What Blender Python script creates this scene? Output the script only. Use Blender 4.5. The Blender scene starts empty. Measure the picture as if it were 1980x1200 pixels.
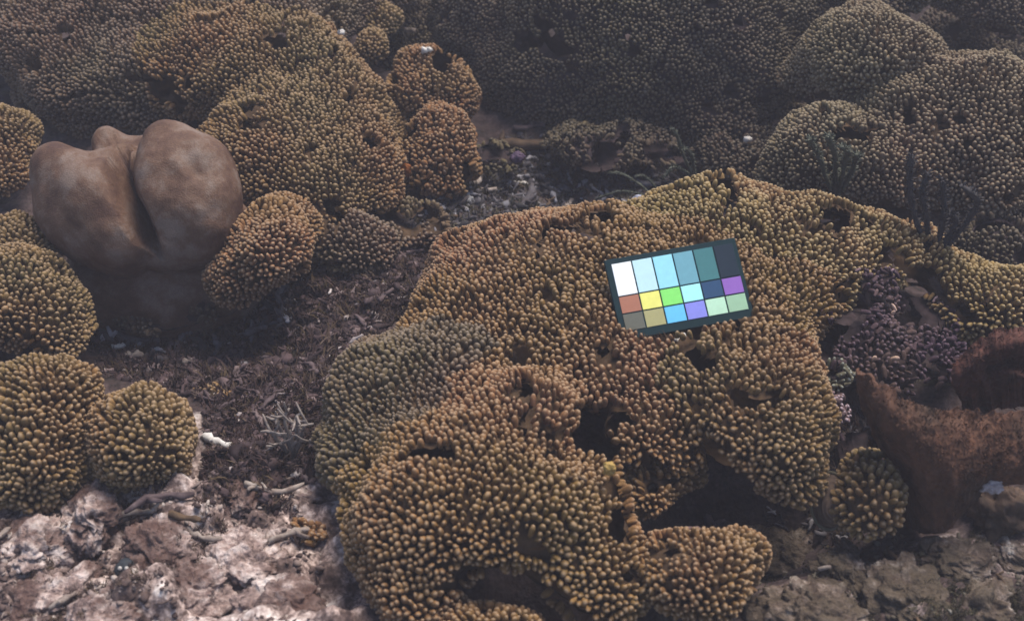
import bpy, math, random
import numpy as np
from mathutils import Vector, Matrix

random.seed(7)
RNG = np.random.default_rng(11)
S = bpy.context.scene
C = S.collection

# ------------------------------------------------------------------ camera, light, exposure
PITCH = math.radians(38.0)
CAM_H = 0.554
F_PX = 2390.0                       # focal length in photo pixels (1980 wide)
cam_d = bpy.data.cameras.new('camera')
cam_d.sensor_width = 36.0
cam_d.lens = 36.0 * F_PX / 1980.0
cam_d.clip_start = 0.01
cam_d.clip_end = 100.0
cam_d.dof.use_dof = True
cam_d.dof.focus_distance = 0.86
cam_d.dof.aperture_fstop = 10.0
cam = bpy.data.objects.new('camera', cam_d)
C.objects.link(cam)
cam.location = (0, 0, CAM_H)
cam.rotation_euler = (math.pi / 2 - PITCH, 0, 0)
S.camera = cam

SUN_EL = math.radians(64.0)
SUN_AZ = math.radians(38.0)         # clockwise from +Y (away from the camera), so behind and to the right
w = bpy.data.worlds.new('World')
S.world = w
w.use_nodes = True
nt = w.node_tree
nt.nodes.clear()
sky = nt.nodes.new('ShaderNodeTexSky')
sky.sky_type = 'NISHITA'
sky.sun_disc = False
sky.sun_elevation = SUN_EL
sky.sun_rotation = SUN_AZ
bg = nt.nodes.new('ShaderNodeBackground')
bg.inputs['Strength'].default_value = 0.05
wo = nt.nodes.new('ShaderNodeOutputWorld')
nt.links.new(sky.outputs[0], bg.inputs['Color'])
nt.links.new(bg.outputs[0], wo.inputs['Surface'])

sun_d = bpy.data.lights.new('sun', 'SUN')
sun_d.energy = 1.5
sun_d.angle = math.radians(34.0)
sun_d.color = (1.0, 0.94, 0.84)
sun = bpy.data.objects.new('sun', sun_d)
C.objects.link(sun)
sdir = Vector((math.sin(SUN_AZ) * math.cos(SUN_EL), math.cos(SUN_AZ) * math.cos(SUN_EL), math.sin(SUN_EL)))
sun.rotation_euler = sdir.to_track_quat('Z', 'Y').to_euler()
sun.location = (0, 0, 3)

S.view_settings.view_transform = 'Standard'
S.view_settings.look = 'None'
S.view_settings.gamma = 1.0
S.view_settings.use_curve_mapping = False
S.view_settings.exposure = 1.9
try:
    S.cycles.use_denoising = True
    S.cycles.max_bounces = 8
    S.cycles.volume_bounces = 1
except Exception:
    pass

# ------------------------------------------------------------------ picture <-> place
CP, SP = math.cos(PITCH), math.sin(PITCH)


def ray(u, v):
    """direction (forward component 1) of the sight line through photo pixel u, v"""
    x, y = (u - 990.0) / F_PX, (600.0 - v) / F_PX
    return np.array([x, CP + y * SP, -SP + y * CP])


def at(u, v, z=0.0):
    d = ray(u, v)
    return np.array([0, 0, CAM_H]) + d * ((z - CAM_H) / d[2])


def depth(p):
    return p[..., 1] * CP - (p[..., 2] - CAM_H) * SP


def project(P):
    d = depth(P)
    yc = P[..., 1] * SP + (P[..., 2] - CAM_H) * CP
    return 990 + F_PX * P[..., 0] / d, 600 - F_PX * yc / d, d


# ------------------------------------------------------------------ noise
_T = np.random.default_rng(3).uniform(-1, 1, 8192)


def vn(P, s, seed=0):
    q = np.asarray(P, float) * s + seed * 17.31
    i = np.floor(q).astype(np.int64)
    f = q - i
    f = f * f * f * (f * (f * 6 - 15) + 10)
    out = 0
    for a in (0, 1):
        for b in (0, 1):
            for c in (0, 1):
                h = ((i[..., 0] + a) * 73856093) ^ ((i[..., 1] + b) * 19349663) ^ ((i[..., 2] + c) * 83492791)
                wgt = (f[..., 0] if a else 1 - f[..., 0]) * (f[..., 1] if b else 1 - f[..., 1]) * (f[..., 2] if c else 1 - f[..., 2])
                out = out + wgt * _T[h & 8191]
    return out


def fbm(P, s, n=3, seed=0):
    out, a = 0, 1.0
    for k in range(n):
        out = out + a * vn(P, s * 2.03 ** k, seed + k)
        a *= 0.5
    return out


# ------------------------------------------------------------------ mesh helpers
def mesh_np(name, V, Fc, mat=None, smooth=True, attrs=None):
    V = np.asarray(V, np.float32).reshape(-1, 3)
    Fc = np.asarray(Fc, np.int32)
    k = Fc.shape[1]
    me = bpy.data.meshes.new(name)
    me.vertices.add(len(V))
    me.vertices.foreach_set('co', V.ravel())
    me.loops.add(Fc.size)
    me.loops.foreach_set('vertex_index', Fc.ravel())
    me.polygons.add(len(Fc))
    me.polygons.foreach_set('loop_start', np.arange(0, Fc.size, k, dtype=np.int32))
    me.polygons.foreach_set('use_smooth', np.full(len(Fc), smooth))
    for an, val in (attrs or {}).items():
        at_ = me.attributes.new(an, 'FLOAT', 'POINT')
        at_.data.foreach_set('value', np.asarray(val, np.float32).ravel())
    me.update(calc_edges=True)
    me.validate()
    if mat:
        me.materials.append(mat)
    return me


def obj(name, me, parent=None, loc=None):
    o = bpy.data.objects.new(name, me)
    C.objects.link(o)
    if parent:
        o.parent = parent
    if loc is not None:
        o.location = loc
    return o


def tag(o, label=None, cat=None, group=None, kind=None):
    if label:
        o['label'] = label
    if cat:
        o['category'] = cat
    if group:
        o['group'] = group
    if kind:
        o['kind'] = kind
    return o


def empty(name, loc):
    o = bpy.data.objects.new(name, None)
    o.empty_display_size = 0.02
    C.objects.link(o)
    o.location = loc
    return o


def basis(N, spin):
    """(n,3) axes -> (n,3,3) rotations taking z to N, spun about it"""
    N = N / np.linalg.norm(N, axis=1, keepdims=True)
    ref = np.where(np.abs(N[:, 2:3]) < 0.9, np.array([[0, 0, 1.0]]), np.array([[1.0, 0, 0]]))
    X = np.cross(ref, N)
    X /= np.linalg.norm(X, axis=1, keepdims=True)
    Y = np.cross(N, X)
    c, s = np.cos(spin)[:, None], np.sin(spin)[:, None]
    X2, Y2 = X * c + Y * s, -X * s + Y * c
    return np.stack([X2, Y2, N], axis=2)


def merge(protos, which, P, R, SC):
    """many placed copies of the prototype (verts, faces, attrs) as one vert/face/attr set"""
    Vs, Fs, off = [], [], 0
    As = {}
    for k, (pv, pf, pa) in enumerate(protos):
        m = np.where(which == k)[0]
        if not len(m):
            continue
        v = np.einsum('nij,nkj->nki', R[m], pv[None] * SC[m][:, None, :]) + P[m][:, None, :]
        f = pf[None] + (np.arange(len(m)) * len(pv))[:, None, None] + off
        Vs.append(v.reshape(-1, 3))
        Fs.append(f.reshape(-1, pf.shape[1]))
        off += len(m) * len(pv)
        for a, val in pa.items():
            As.setdefault(a, []).append(np.tile(val, len(m)))
        As.setdefault('rnd', []).append(np.repeat(RNG.uniform(0, 1, len(m)), len(pv)))
    return np.concatenate(Vs), np.concatenate(Fs), {a: np.concatenate(x) for a, x in As.items()}


def tube(pts, rad, seg=6, cap=True):
    """tapered tube along points -> verts, tri faces"""
    pts = np.asarray(pts, float)
    n = len(pts)
    rad = np.broadcast_to(np.asarray(rad, float), (n,))
    T = np.gradient(pts, axis=0)
    T /= np.linalg.norm(T, axis=1, keepdims=True) + 1e-12
    a = np.array([0.31, 0.2, 0.93]) if abs(T[0][2]) < 0.9 else np.array([1.0, 0.1, 0])
    V = []
    for i in range(n):
        X = np.cross(a, T[i]); X /= np.linalg.norm(X)
        Y = np.cross(T[i], X)
        a = Y * 1.0 if False else a
        for k in range(seg):
            t = 2 * math.pi * k / seg
            V.append(pts[i] + rad[i] * (math.cos(t) * X + math.sin(t) * Y))
    Fc = []
    for i in range(n - 1):
        for k in range(seg):
            b, c = i * seg + k, i * seg + (k + 1) % seg
            Fc += [(b, c, c + seg), (b, c + seg, b + seg)]
    if cap:
        V.append(pts[0] - T[0] * rad[0] * 0.5); s0 = len(V) - 1
        V.append(pts[-1] + T[-1] * rad[-1] * 0.6); s1 = len(V) - 1
        for k in range(seg):
            Fc.append((s0, (k + 1) % seg, k))
            Fc.append((s1, (n - 1) * seg + k, (n - 1) * seg + (k + 1) % seg))
    return np.array(V), np.array(Fc)


def join(parts):
    Vs, Fs, off = [], [], 0
    for v, f in parts:
        Vs.append(v); Fs.append(f + off); off += len(v)
    return np.concatenate(Vs), np.concatenate(Fs)


def uvsphere(nu, nv):
    V = [(0, 0, 1.0)]
    for j in range(1, nv):
        th = math.pi * j / nv
        for i in range(nu):
            ph = 2 * math.pi * i / nu
            V.append((math.sin(th) * math.cos(ph), math.sin(th) * math.sin(ph), math.cos(th)))
    V.append((0, 0, -1.0))
    Fc = []
    for i in range(nu):
        Fc.append((0, 1 + i, 1 + (i + 1) % nu))
    for j in range(nv - 2):
        for i in range(nu):
            a, b = 1 + j * nu + i, 1 + j * nu + (i + 1) % nu
            Fc += [(a, a + nu, b + nu), (a, b + nu, b)]
    l = len(V) - 1
    for i in range(nu):
        Fc.append((l, 1 + (nv - 2) * nu + (i + 1) % nu, 1 + (nv - 2) * nu + i))
    return np.array(V), np.array(Fc)


# ------------------------------------------------------------------ materials
def new_mat(name, rough=0.75):
    m = bpy.data.materials.new(name)
    m.use_nodes = True
    t = m.node_tree
    b = t.nodes['Principled BSDF']
    b.inputs['Roughness'].default_value = rough
    b.inputs['Specular IOR Level'].default_value = 0.15
    return m, t, b


def nnoise(t, scale, detail=3.0, rough=0.55, vec=None, stretch=None):
    g = t.nodes.new('ShaderNodeNewGeometry')
    src = g.outputs['Position']
    if stretch:
        mp = t.nodes.new('ShaderNodeMapping')
        mp.inputs['Scale'].default_value = stretch
        t.links.new(src, mp.inputs['Vector'])
        src = mp.outputs['Vector']
    n = t.nodes.new('ShaderNodeTexNoise')
    n.inputs['Scale'].default_value = scale
    n.inputs['Detail'].default_value = detail
    n.inputs['Roughness'].default_value = rough
    t.links.new(src, n.inputs['Vector'])
    return n


def ramp(t, src, stops):
    r = t.nodes.new('ShaderNodeValToRGB')
    e = r.color_ramp.elements
    while len(e) < len(stops):
        e.new(0.5)
    for k, (p, c) in enumerate(stops):
        e[k].position = p
        e[k].color = (*c, 1)
    t.links.new(src, r.inputs['Fac'])
    return r


def mix(t, a, b, fac, mode='MIX'):
    m = t.nodes.new('ShaderNodeMix')
    m.data_type = 'RGBA'
    m.blend_type = mode
    for key, x in ((6, a), (7, b)):
        if isinstance(x, tuple):
            m.inputs[key].default_value = (*x, 1)
        else:
            t.links.new(x, m.inputs[key])
    if isinstance(fac, (int, float)):
        m.inputs[0].default_value = fac
    else:
        t.links.new(fac, m.inputs[0])
    return m.outputs[2]


def math_(t, op, a, b):
    m = t.nodes.new('ShaderNodeMath')
    m.operation = op
    for k, x in ((0, a), (1, b)):
        if isinstance(x, (int, float)):
            m.inputs[k].default_value = x
        else:
            t.links.new(x, m.inputs[k])
    return m.outputs[0]


def bump(t, b, src, strength, dist):
    bp = t.nodes.new('ShaderNodeBump')
    bp.inputs['Strength'].default_value = strength
    bp.inputs['Distance'].default_value = dist
    t.links.new(src, bp.inputs['Height'])
    t.links.new(bp.outputs[0], b.inputs['Normal'])


def attr(t, name):
    a = t.nodes.new('ShaderNodeAttribute')
    a.attribute_name = name
    return a.outputs['Fac']


def tip_material(name, c1, c2, c3, tipc, tipf=0.85, hi=(1.3, 1.26, 1.2)):
    """living coral: three patchy tissue colours, paler growing tips with a highlight painted into them"""
    m, t, b = new_mat(name, 0.8)
    n1 = nnoise(t, 9.0, 3.0)
    col = ramp(t, n1.outputs['Fac'], [(0.36, c1), (0.5, c2), (0.64, c3)]).outputs['Color']
    r = attr(t, 'rnd')
    v = ramp(t, r, [(0.0, (0.72, 0.72, 0.72)), (0.55, (1, 1, 1)), (0.93, (1.2, 1.18, 1.15)), (1.0, hi)]).outputs['Color']
    col = mix(t, col, v, 1.0, 'MULTIPLY')
    n2 = nnoise(t, 420.0, 2.0)
    sp = ramp(t, n2.outputs['Fac'], [(0.35, (0.8, 0.8, 0.8)), (0.65, (1.2, 1.2, 1.2))]).outputs['Color']
    col = mix(t, col, sp, 1.0, 'MULTIPLY')
    col = mix(t, col, tipc, math_(t, 'MULTIPLY', attr(t, 'apex'), tipf))  # real pale tip, brightened further as a painted highlight
    t.links.new(col, b.inputs['Base Color'])
    n3 = nnoise(t, 900.0, 1.0)
    bump(t, b, n3.outputs['Fac'], 0.35, 0.0006)
    return m


def body_material(name, c1, c2):
    m, t, b = new_mat(name, 0.9)
    n = nnoise(t, 120.0, 3.0)
    t.links.new(ramp(t, n.outputs['Fac'], [(0.35, c1), (0.65, c2)]).outputs['Color'], b.inputs['Base Color'])
    bump(t, b, n.outputs['Fac'], 0.6, 0.002)
    return m


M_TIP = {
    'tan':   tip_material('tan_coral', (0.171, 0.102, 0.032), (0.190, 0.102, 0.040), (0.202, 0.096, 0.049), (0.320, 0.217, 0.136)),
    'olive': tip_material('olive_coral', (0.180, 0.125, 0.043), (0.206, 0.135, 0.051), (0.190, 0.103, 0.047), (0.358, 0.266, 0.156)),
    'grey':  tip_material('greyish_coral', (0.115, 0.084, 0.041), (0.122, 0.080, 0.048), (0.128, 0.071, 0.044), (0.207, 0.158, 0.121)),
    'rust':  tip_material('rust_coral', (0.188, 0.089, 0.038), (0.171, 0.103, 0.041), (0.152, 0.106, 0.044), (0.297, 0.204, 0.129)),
    'dark':  tip_material('shade_darkened_coral', (0.078, 0.060, 0.031), (0.076, 0.055, 0.034), (0.076, 0.048, 0.034), (0.165, 0.135, 0.098)),  # tissue darkened to put the shade of hollows and cavities into the colour
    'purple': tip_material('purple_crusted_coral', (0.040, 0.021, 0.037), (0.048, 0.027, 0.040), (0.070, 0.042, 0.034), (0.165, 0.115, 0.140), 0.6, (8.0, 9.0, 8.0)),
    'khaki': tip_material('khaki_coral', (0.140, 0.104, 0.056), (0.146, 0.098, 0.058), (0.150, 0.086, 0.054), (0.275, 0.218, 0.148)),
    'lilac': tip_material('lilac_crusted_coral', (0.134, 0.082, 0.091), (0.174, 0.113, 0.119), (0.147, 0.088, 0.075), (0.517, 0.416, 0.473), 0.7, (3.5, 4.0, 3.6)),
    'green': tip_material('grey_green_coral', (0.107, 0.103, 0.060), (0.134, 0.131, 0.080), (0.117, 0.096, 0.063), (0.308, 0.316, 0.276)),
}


M_BODY2 = body_material('dead_crusted_base', (0.020, 0.014, 0.015), (0.045, 0.029, 0.030))
M_BODY = body_material('dead_branch_base', (0.045, 0.027, 0.015), (0.082, 0.048, 0.026))


def simple_mat(name, c1, c2, scale, rough=0.8, bumpd=0.001, stretch=None, detail=4.0):
    m, t, b = new_mat(name, rough)
    n = nnoise(t, scale, detail, 0.6, stretch=stretch)
    t.links.new(ramp(t, n.outputs['Fac'], [(0.32, c1), (0.68, c2)]).outputs['Color'], b.inputs['Base Color'])
    bump(t, b, n.outputs['Fac'], 0.5, bumpd)
    return m


M_PALE = simple_mat('pale_dead_coral', (0.14, 0.10, 0.085), (0.34, 0.28, 0.24), 160)
M_WHITE = simple_mat('bleached_white_coral', (0.36, 0.32, 0.29), (0.60, 0.56, 0.52), 200)
M_MAUVE = simple_mat('mauve_dead_coral', (0.045, 0.029, 0.032), (0.13, 0.092, 0.092), 140)
M_BROWNF = simple_mat('brown_dead_coral', (0.04, 0.026, 0.018), (0.11, 0.068, 0.040), 140)


def rubble_mat(name, stops, scale=160):
    m, t, b = new_mat(name, 0.85)
    col = ramp(t, attr(t, 'rnd'), stops).outputs['Color']
    n = nnoise(t, scale, 3.0)
    v = ramp(t, n.outputs['Fac'], [(0.3, (0.65, 0.62, 0.62)), (0.7, (1.2, 1.2, 1.2))]).outputs['Color']
    t.links.new(mix(t, col, v, 1.0, 'MULTIPLY'), b.inputs['Base Color'])
    bump(t, b, n.outputs['Fac'], 0.5, 0.0008)
    return m


# ------------------------------------------------------------------ the seabed
PALE_SPOTS = [(120, 1120, 0.13, 1), (300, 1060, 0.08, 1), (420, 1120, 0.10, 1), (540, 960, 0.035, 1), (250, 1190, 0.12, 1), (20, 1060, 0.07, 1), (560, 1180, 0.06, 1),
              (1560, 1180, 0.05, 0.42), (1660, 1110, 0.035, 0.45), (1760, 1080, 0.03, 0.38), (1930, 1080, 0.04, 0.42), (1760, 1190, 0.05, 0.4), (1520, 1080, 0.03, 0.35), (600, 970, 0.03, 1.1), (650, 1060, 0.03, 1.3), (665, 1130, 0.035, 1.4), (670, 1200, 0.035, 1.4)]
_pale = [(at(u, v, 0.0), r, k) for u, v, r, k in PALE_SPOTS]
_hole = [(at(1600, 940, 0), 0.05, 0.03), (at(290, 585, 0), 0.095, 0.045), (at(500, 600, 0), 0.05, 0.015), (at(1000, 1130, 0), 0.045, 0.08), (at(1400, 960, 0), 0.05, 0.07),
         (at(1060, 290, 0), 0.09, 0.045), (at(1900, 450, 0), 0.08, 0.05), (at(1600, 180, 0), 0.1, 0.06), (at(1400, 300, 0), 0.07, 0.05), (at(1920, 80, 0), 0.12, 0.09), (at(730, 60, 0), 0.06, 0.05)]
_rise = [(at(130, 1090, 0), 0.14, 0.022), (at(1750, 1180, 0), 0.07, 0.010)]


def sandness(x, y):
    s = np.zeros_like(x)
    for c, r, k in _pale:
        s = np.maximum(s, k * np.exp(-(((x - c[0]) ** 2 + (y - c[1]) ** 2) / (r * r)) ** 1.5))
    return s


def ground(x, y):
    x = np.asarray(x, float); y = np.asarray(y, float)
    P = np.stack([x, y, np.zeros_like(x)], -1)
    near = np.exp(-((x / 1.6) ** 4 + ((y - 0.9) / 1.6) ** 4))
    z = 0.012 * vn(P, 7.0, 1) + near * (0.006 * vn(P, 28, 2) + 0.0045 * np.abs(vn(P, 60, 3)) + 0.0022 * vn(P, 140, 4))
    z = z + near * sandness(x, y) * (0.016 * vn(P, 16, 5) + 0.012 * vn(P, 30, 6) + 0.009 * np.abs(vn(P, 62, 7)) + 0.006 * vn(P, 120, 8) + 0.003 * vn(P, 210, 9))
    for c, r, d in _hole:
        z = z - d * np.exp(-((x - c[0]) ** 2 + (y - c[1]) ** 2) / (r * r))
    for c, r, d in _rise:
        z = z + d * np.exp(-((x - c[0]) ** 2 + (y - c[1]) ** 2) / (r * r))
    return z - 0.004


def axis(lo, hi, step, far, nfar):
    core = np.arange(lo, hi, step)
    g = np.geomspace(step, far, nfar)
    return np.concatenate([lo - g[::-1], core, hi + g])


xs = axis(-0.62, 0.62, 0.0042, 5.4, 26)
ys = axis(0.32, 1.55, 0.0042, 4.4, 26)
X, Y = np.meshgrid(xs, ys)
Z = ground(X, Y)
nx, ny = len(xs), len(ys)
idx = np.arange(nx * ny).reshape(ny, nx)
quads = np.stack([idx[:-1, :-1], idx[:-1, 1:], idx[1:, 1:], idx[1:, :-1]], -1).reshape(-1, 4)

m, t, b = new_mat('rubble_seabed', 0.9)
n1 = nnoise(t, 26, 5.0, 0.65)
n2 = nnoise(t, 40, 6.0, 0.66)
turf = ramp(t, n1.outputs['Fac'], [(0.33, (0.022, 0.017, 0.016)), (0.47, (0.048, 0.031, 0.029)), (0.56, (0.070, 0.050, 0.050)), (0.68, (0.062, 0.052, 0.034))]).outputs['Color']
pale = ramp(t, n2.outputs['Fac'], [(0.38, (0.050, 0.032, 0.030)), (0.49, (0.13, 0.088, 0.078)), (0.57, (0.36, 0.27, 0.24)), (0.66, (0.58, 0.50, 0.46))]).outputs['Color']
msk = math_(t, 'ADD', attr(t, 'sand'), math_(t, 'MULTIPLY', math_(t, 'SUBTRACT', n1.outputs['Fac'], 0.5), 1.3))
mr = ramp(t, msk, [(0.25, (0, 0, 0)), (0.6, (1, 1, 1))]).outputs['Color']
col = mix(t, turf, pale, mr)
n3 = nnoise(t, 320, 3.0)
col = mix(t, col, ramp(t, n3.outputs['Fac'], [(0.3, (0.6, 0.6, 0.6)), (0.7, (1.35, 1.35, 1.35))]).outputs['Color'], 1.0, 'MULTIPLY')
t.links.new(col, b.inputs['Base Color'])
bump(t, b, n3.outputs['Fac'], 0.6, 0.002)
floor = obj('sea_floor', mesh_np('sea_floor', np.stack([X, Y, Z], -1), quads, m, True, {'sand': sandness(X, Y)}))
tag(floor, 'rubble covered seabed between the coral colonies', kind='structure')

# ------------------------------------------------------------------ lobes: every coral mass is a union of ellipsoids
ALL_LOBES = []                      # (centre, radii)


def make_lobes(rows):
    out = []
    for u, v, z, r, a, bb in rows:
        c = at(u, v, z)
        R = r * depth(c) / F_PX
        out.append((c, np.array([R, R * a, R * bb])))
    return out


def hit(u, v, lobes=None):
    """first thing the sight line through u, v meets: a lobe surface or the seabed -> point, normal, on_lobe"""
    o = np.array([0, 0, CAM_H]); d = ray(u, v)
    best, nb = None, None
    for c, R in (ALL_LOBES if lobes is None else lobes):
        oo, dd = (o - c) / R, d / R
        A, B, Cc = dd @ dd, oo @ dd, oo @ oo - 1
        D = B * B - A * Cc
        if D > 0:
            s = (-B - math.sqrt(D)) / A
            if s > 0 and (best is None or s < best):
                best = s
                n = (oo + dd * s) / R
                nb = n / np.linalg.norm(n)
    z = 0.0
    for _ in range(12):
        s = (z - CAM_H) / d[2]
        p = o + d * s
        z = float(ground(p[0], p[1]))
    if best is None or s < best:
        return o + d * s, np.array([0, 0, 1.0]), False
    return o + d * best, nb, True


# the finger tip of a branching coral: short column that swells to a blunt dome
def tip_proto(seg, wob, seed):
    r = np.random.default_rng(seed)
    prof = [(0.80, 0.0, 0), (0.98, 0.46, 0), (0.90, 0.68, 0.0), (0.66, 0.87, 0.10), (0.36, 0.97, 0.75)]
    V, A = [], []
    ph = r.uniform(0, 6.28)
    for rr, h, a in prof:
        for k in range(seg):
            t_ = 2 * math.pi * k / seg
            q = rr * (1 + wob * math.cos(2 * t_ + ph) + 0.5 * wob * math.cos(3 * t_ + 2 * ph))
            V.append((q * math.cos(t_), q * math.sin(t_), h)); A.append(a)
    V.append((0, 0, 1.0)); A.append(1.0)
    Fc = []
    for i in range(len(prof) - 1):
        for k in range(seg):
            a_, b_ = i * seg + k, i * seg + (k + 1) % seg
            Fc += [(a_, b_, b_ + seg), (a_, b_ + seg, a_ + seg)]
    e = (len(prof) - 1) * seg
    for k in range(seg):
        Fc.append((e + k, e + (k + 1) % seg, len(V) - 1))
    return np.array(V), np.array(Fc), {'apex': np.array(A)}


PROTOS = [tip_proto(5 if k in (2, 5) else 6, 0.06 + 0.05 * (k % 4), 40 + k) for k in range(6)]
TIP_MESH = {}


def tip_mesh(pal, k, q):
    key = (pal, k, q)
    if key not in TIP_MESH:
        v, f, a = PROTOS[k]
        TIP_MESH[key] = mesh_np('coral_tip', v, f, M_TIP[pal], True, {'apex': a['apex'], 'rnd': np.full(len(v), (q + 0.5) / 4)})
    return TIP_MESH[key]


OCC = {}
SPH = uvsphere(42, 28)
N_PARTS = 0


def displaced(p, n):
    return p + n * (0.0065 * vn(p, 25, 21) + 0.0038 * vn(p, 58, 22) + 0.0015 * vn(p, 110, 23))[:, None]


HOLES = []                          # (middle, radius) of the dark hollows


def gapness(p, gap):
    """> 0 where the colony has a gap between its branches"""
    g = gap - (vn(p, 42, 31) + 0.45 * vn(p, 90, 33))
    if gap > -0.9:
        g = np.maximum(g, np.where(vn(p, 10, 37) > 0.04, 0.055 - np.abs(vn(p, 30, 36)), -1))
    for c, r in HOLES:
        g = np.maximum(g, (1.0 - np.linalg.norm(p - c, axis=1) / r + 0.45 * vn(p, 100, 35)) * 1.5)
    return g


SPECS = []


def colony(name, label, rows, *a, **k):
    """note a colony down; all are built together once every lobe is known"""
    lobes = make_lobes(rows)
    ALL_LOBES.extend(lobes)
    SPECS.append((name, label, lobes, a, k))


BLEND_K, BLEND_OFF = 0.010, 0.003


def field(P, lobes):
    """smooth union of the lobes: distance, outward direction, and the nearest single lobe distance"""
    D = np.empty((len(P), len(lobes))); G = np.empty((len(P), len(lobes), 3))
    for i, (c, R) in enumerate(lobes):
        q = (P - c) / R
        l = np.linalg.norm(q, axis=1) + 1e-9
        g = q / R
        gl = np.linalg.norm(g, axis=1) + 1e-9
        D[:, i] = (l - 1) * l / gl
        G[:, i] = g / gl[:, None]
    m_ = D.min(axis=1)
    W = np.exp(-(D - m_[:, None]) / BLEND_K)
    sm = W.sum(axis=1)
    g = (G * W[:, :, None]).sum(axis=1) / sm[:, None]
    g /= np.linalg.norm(g, axis=1, keepdims=True) + 1e-9
    return m_ - BLEND_K * np.log(sm) + BLEND_OFF, g, D


def settle(P, lobes, level=0.0, n=4):
    for _ in range(n):
        d, g, D = field(P, lobes)
        P = P - np.clip(d - level, -0.02, 0.02)[:, None] * g * 0.95
    d, g, D = field(P, lobes)
    return P, g, np.abs(d - level)


def trace(u, v):
    """where the sight line through u, v meets the grown-together coral surface"""
    o = np.array([0, 0, CAM_H]); d = ray(u, v)
    L = np.linalg.norm(d); s_ = 0.45
    for _ in range(60):
        p = o + d * s_
        dist = field(p[None], ALL_LOBES)[0][0]
        if dist < 0.0005:
            break
        s_ += max(dist, 0.0005) * 0.8 / L
    return p + d / L * 0.004


FAMILIES = [('broad tan', 'tan and grey', 'large domed', 'rounded rust', 'small knobbly', 'olive tan', 'olive finger coral at the right edge'), ('wide brown', 'rust and grey finger'), ('grey brown finger', 'lower grey brown'),
            ('ragged finger coral tuft in', 'ragged finger coral tuft below', 'thin tan')]


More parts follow.
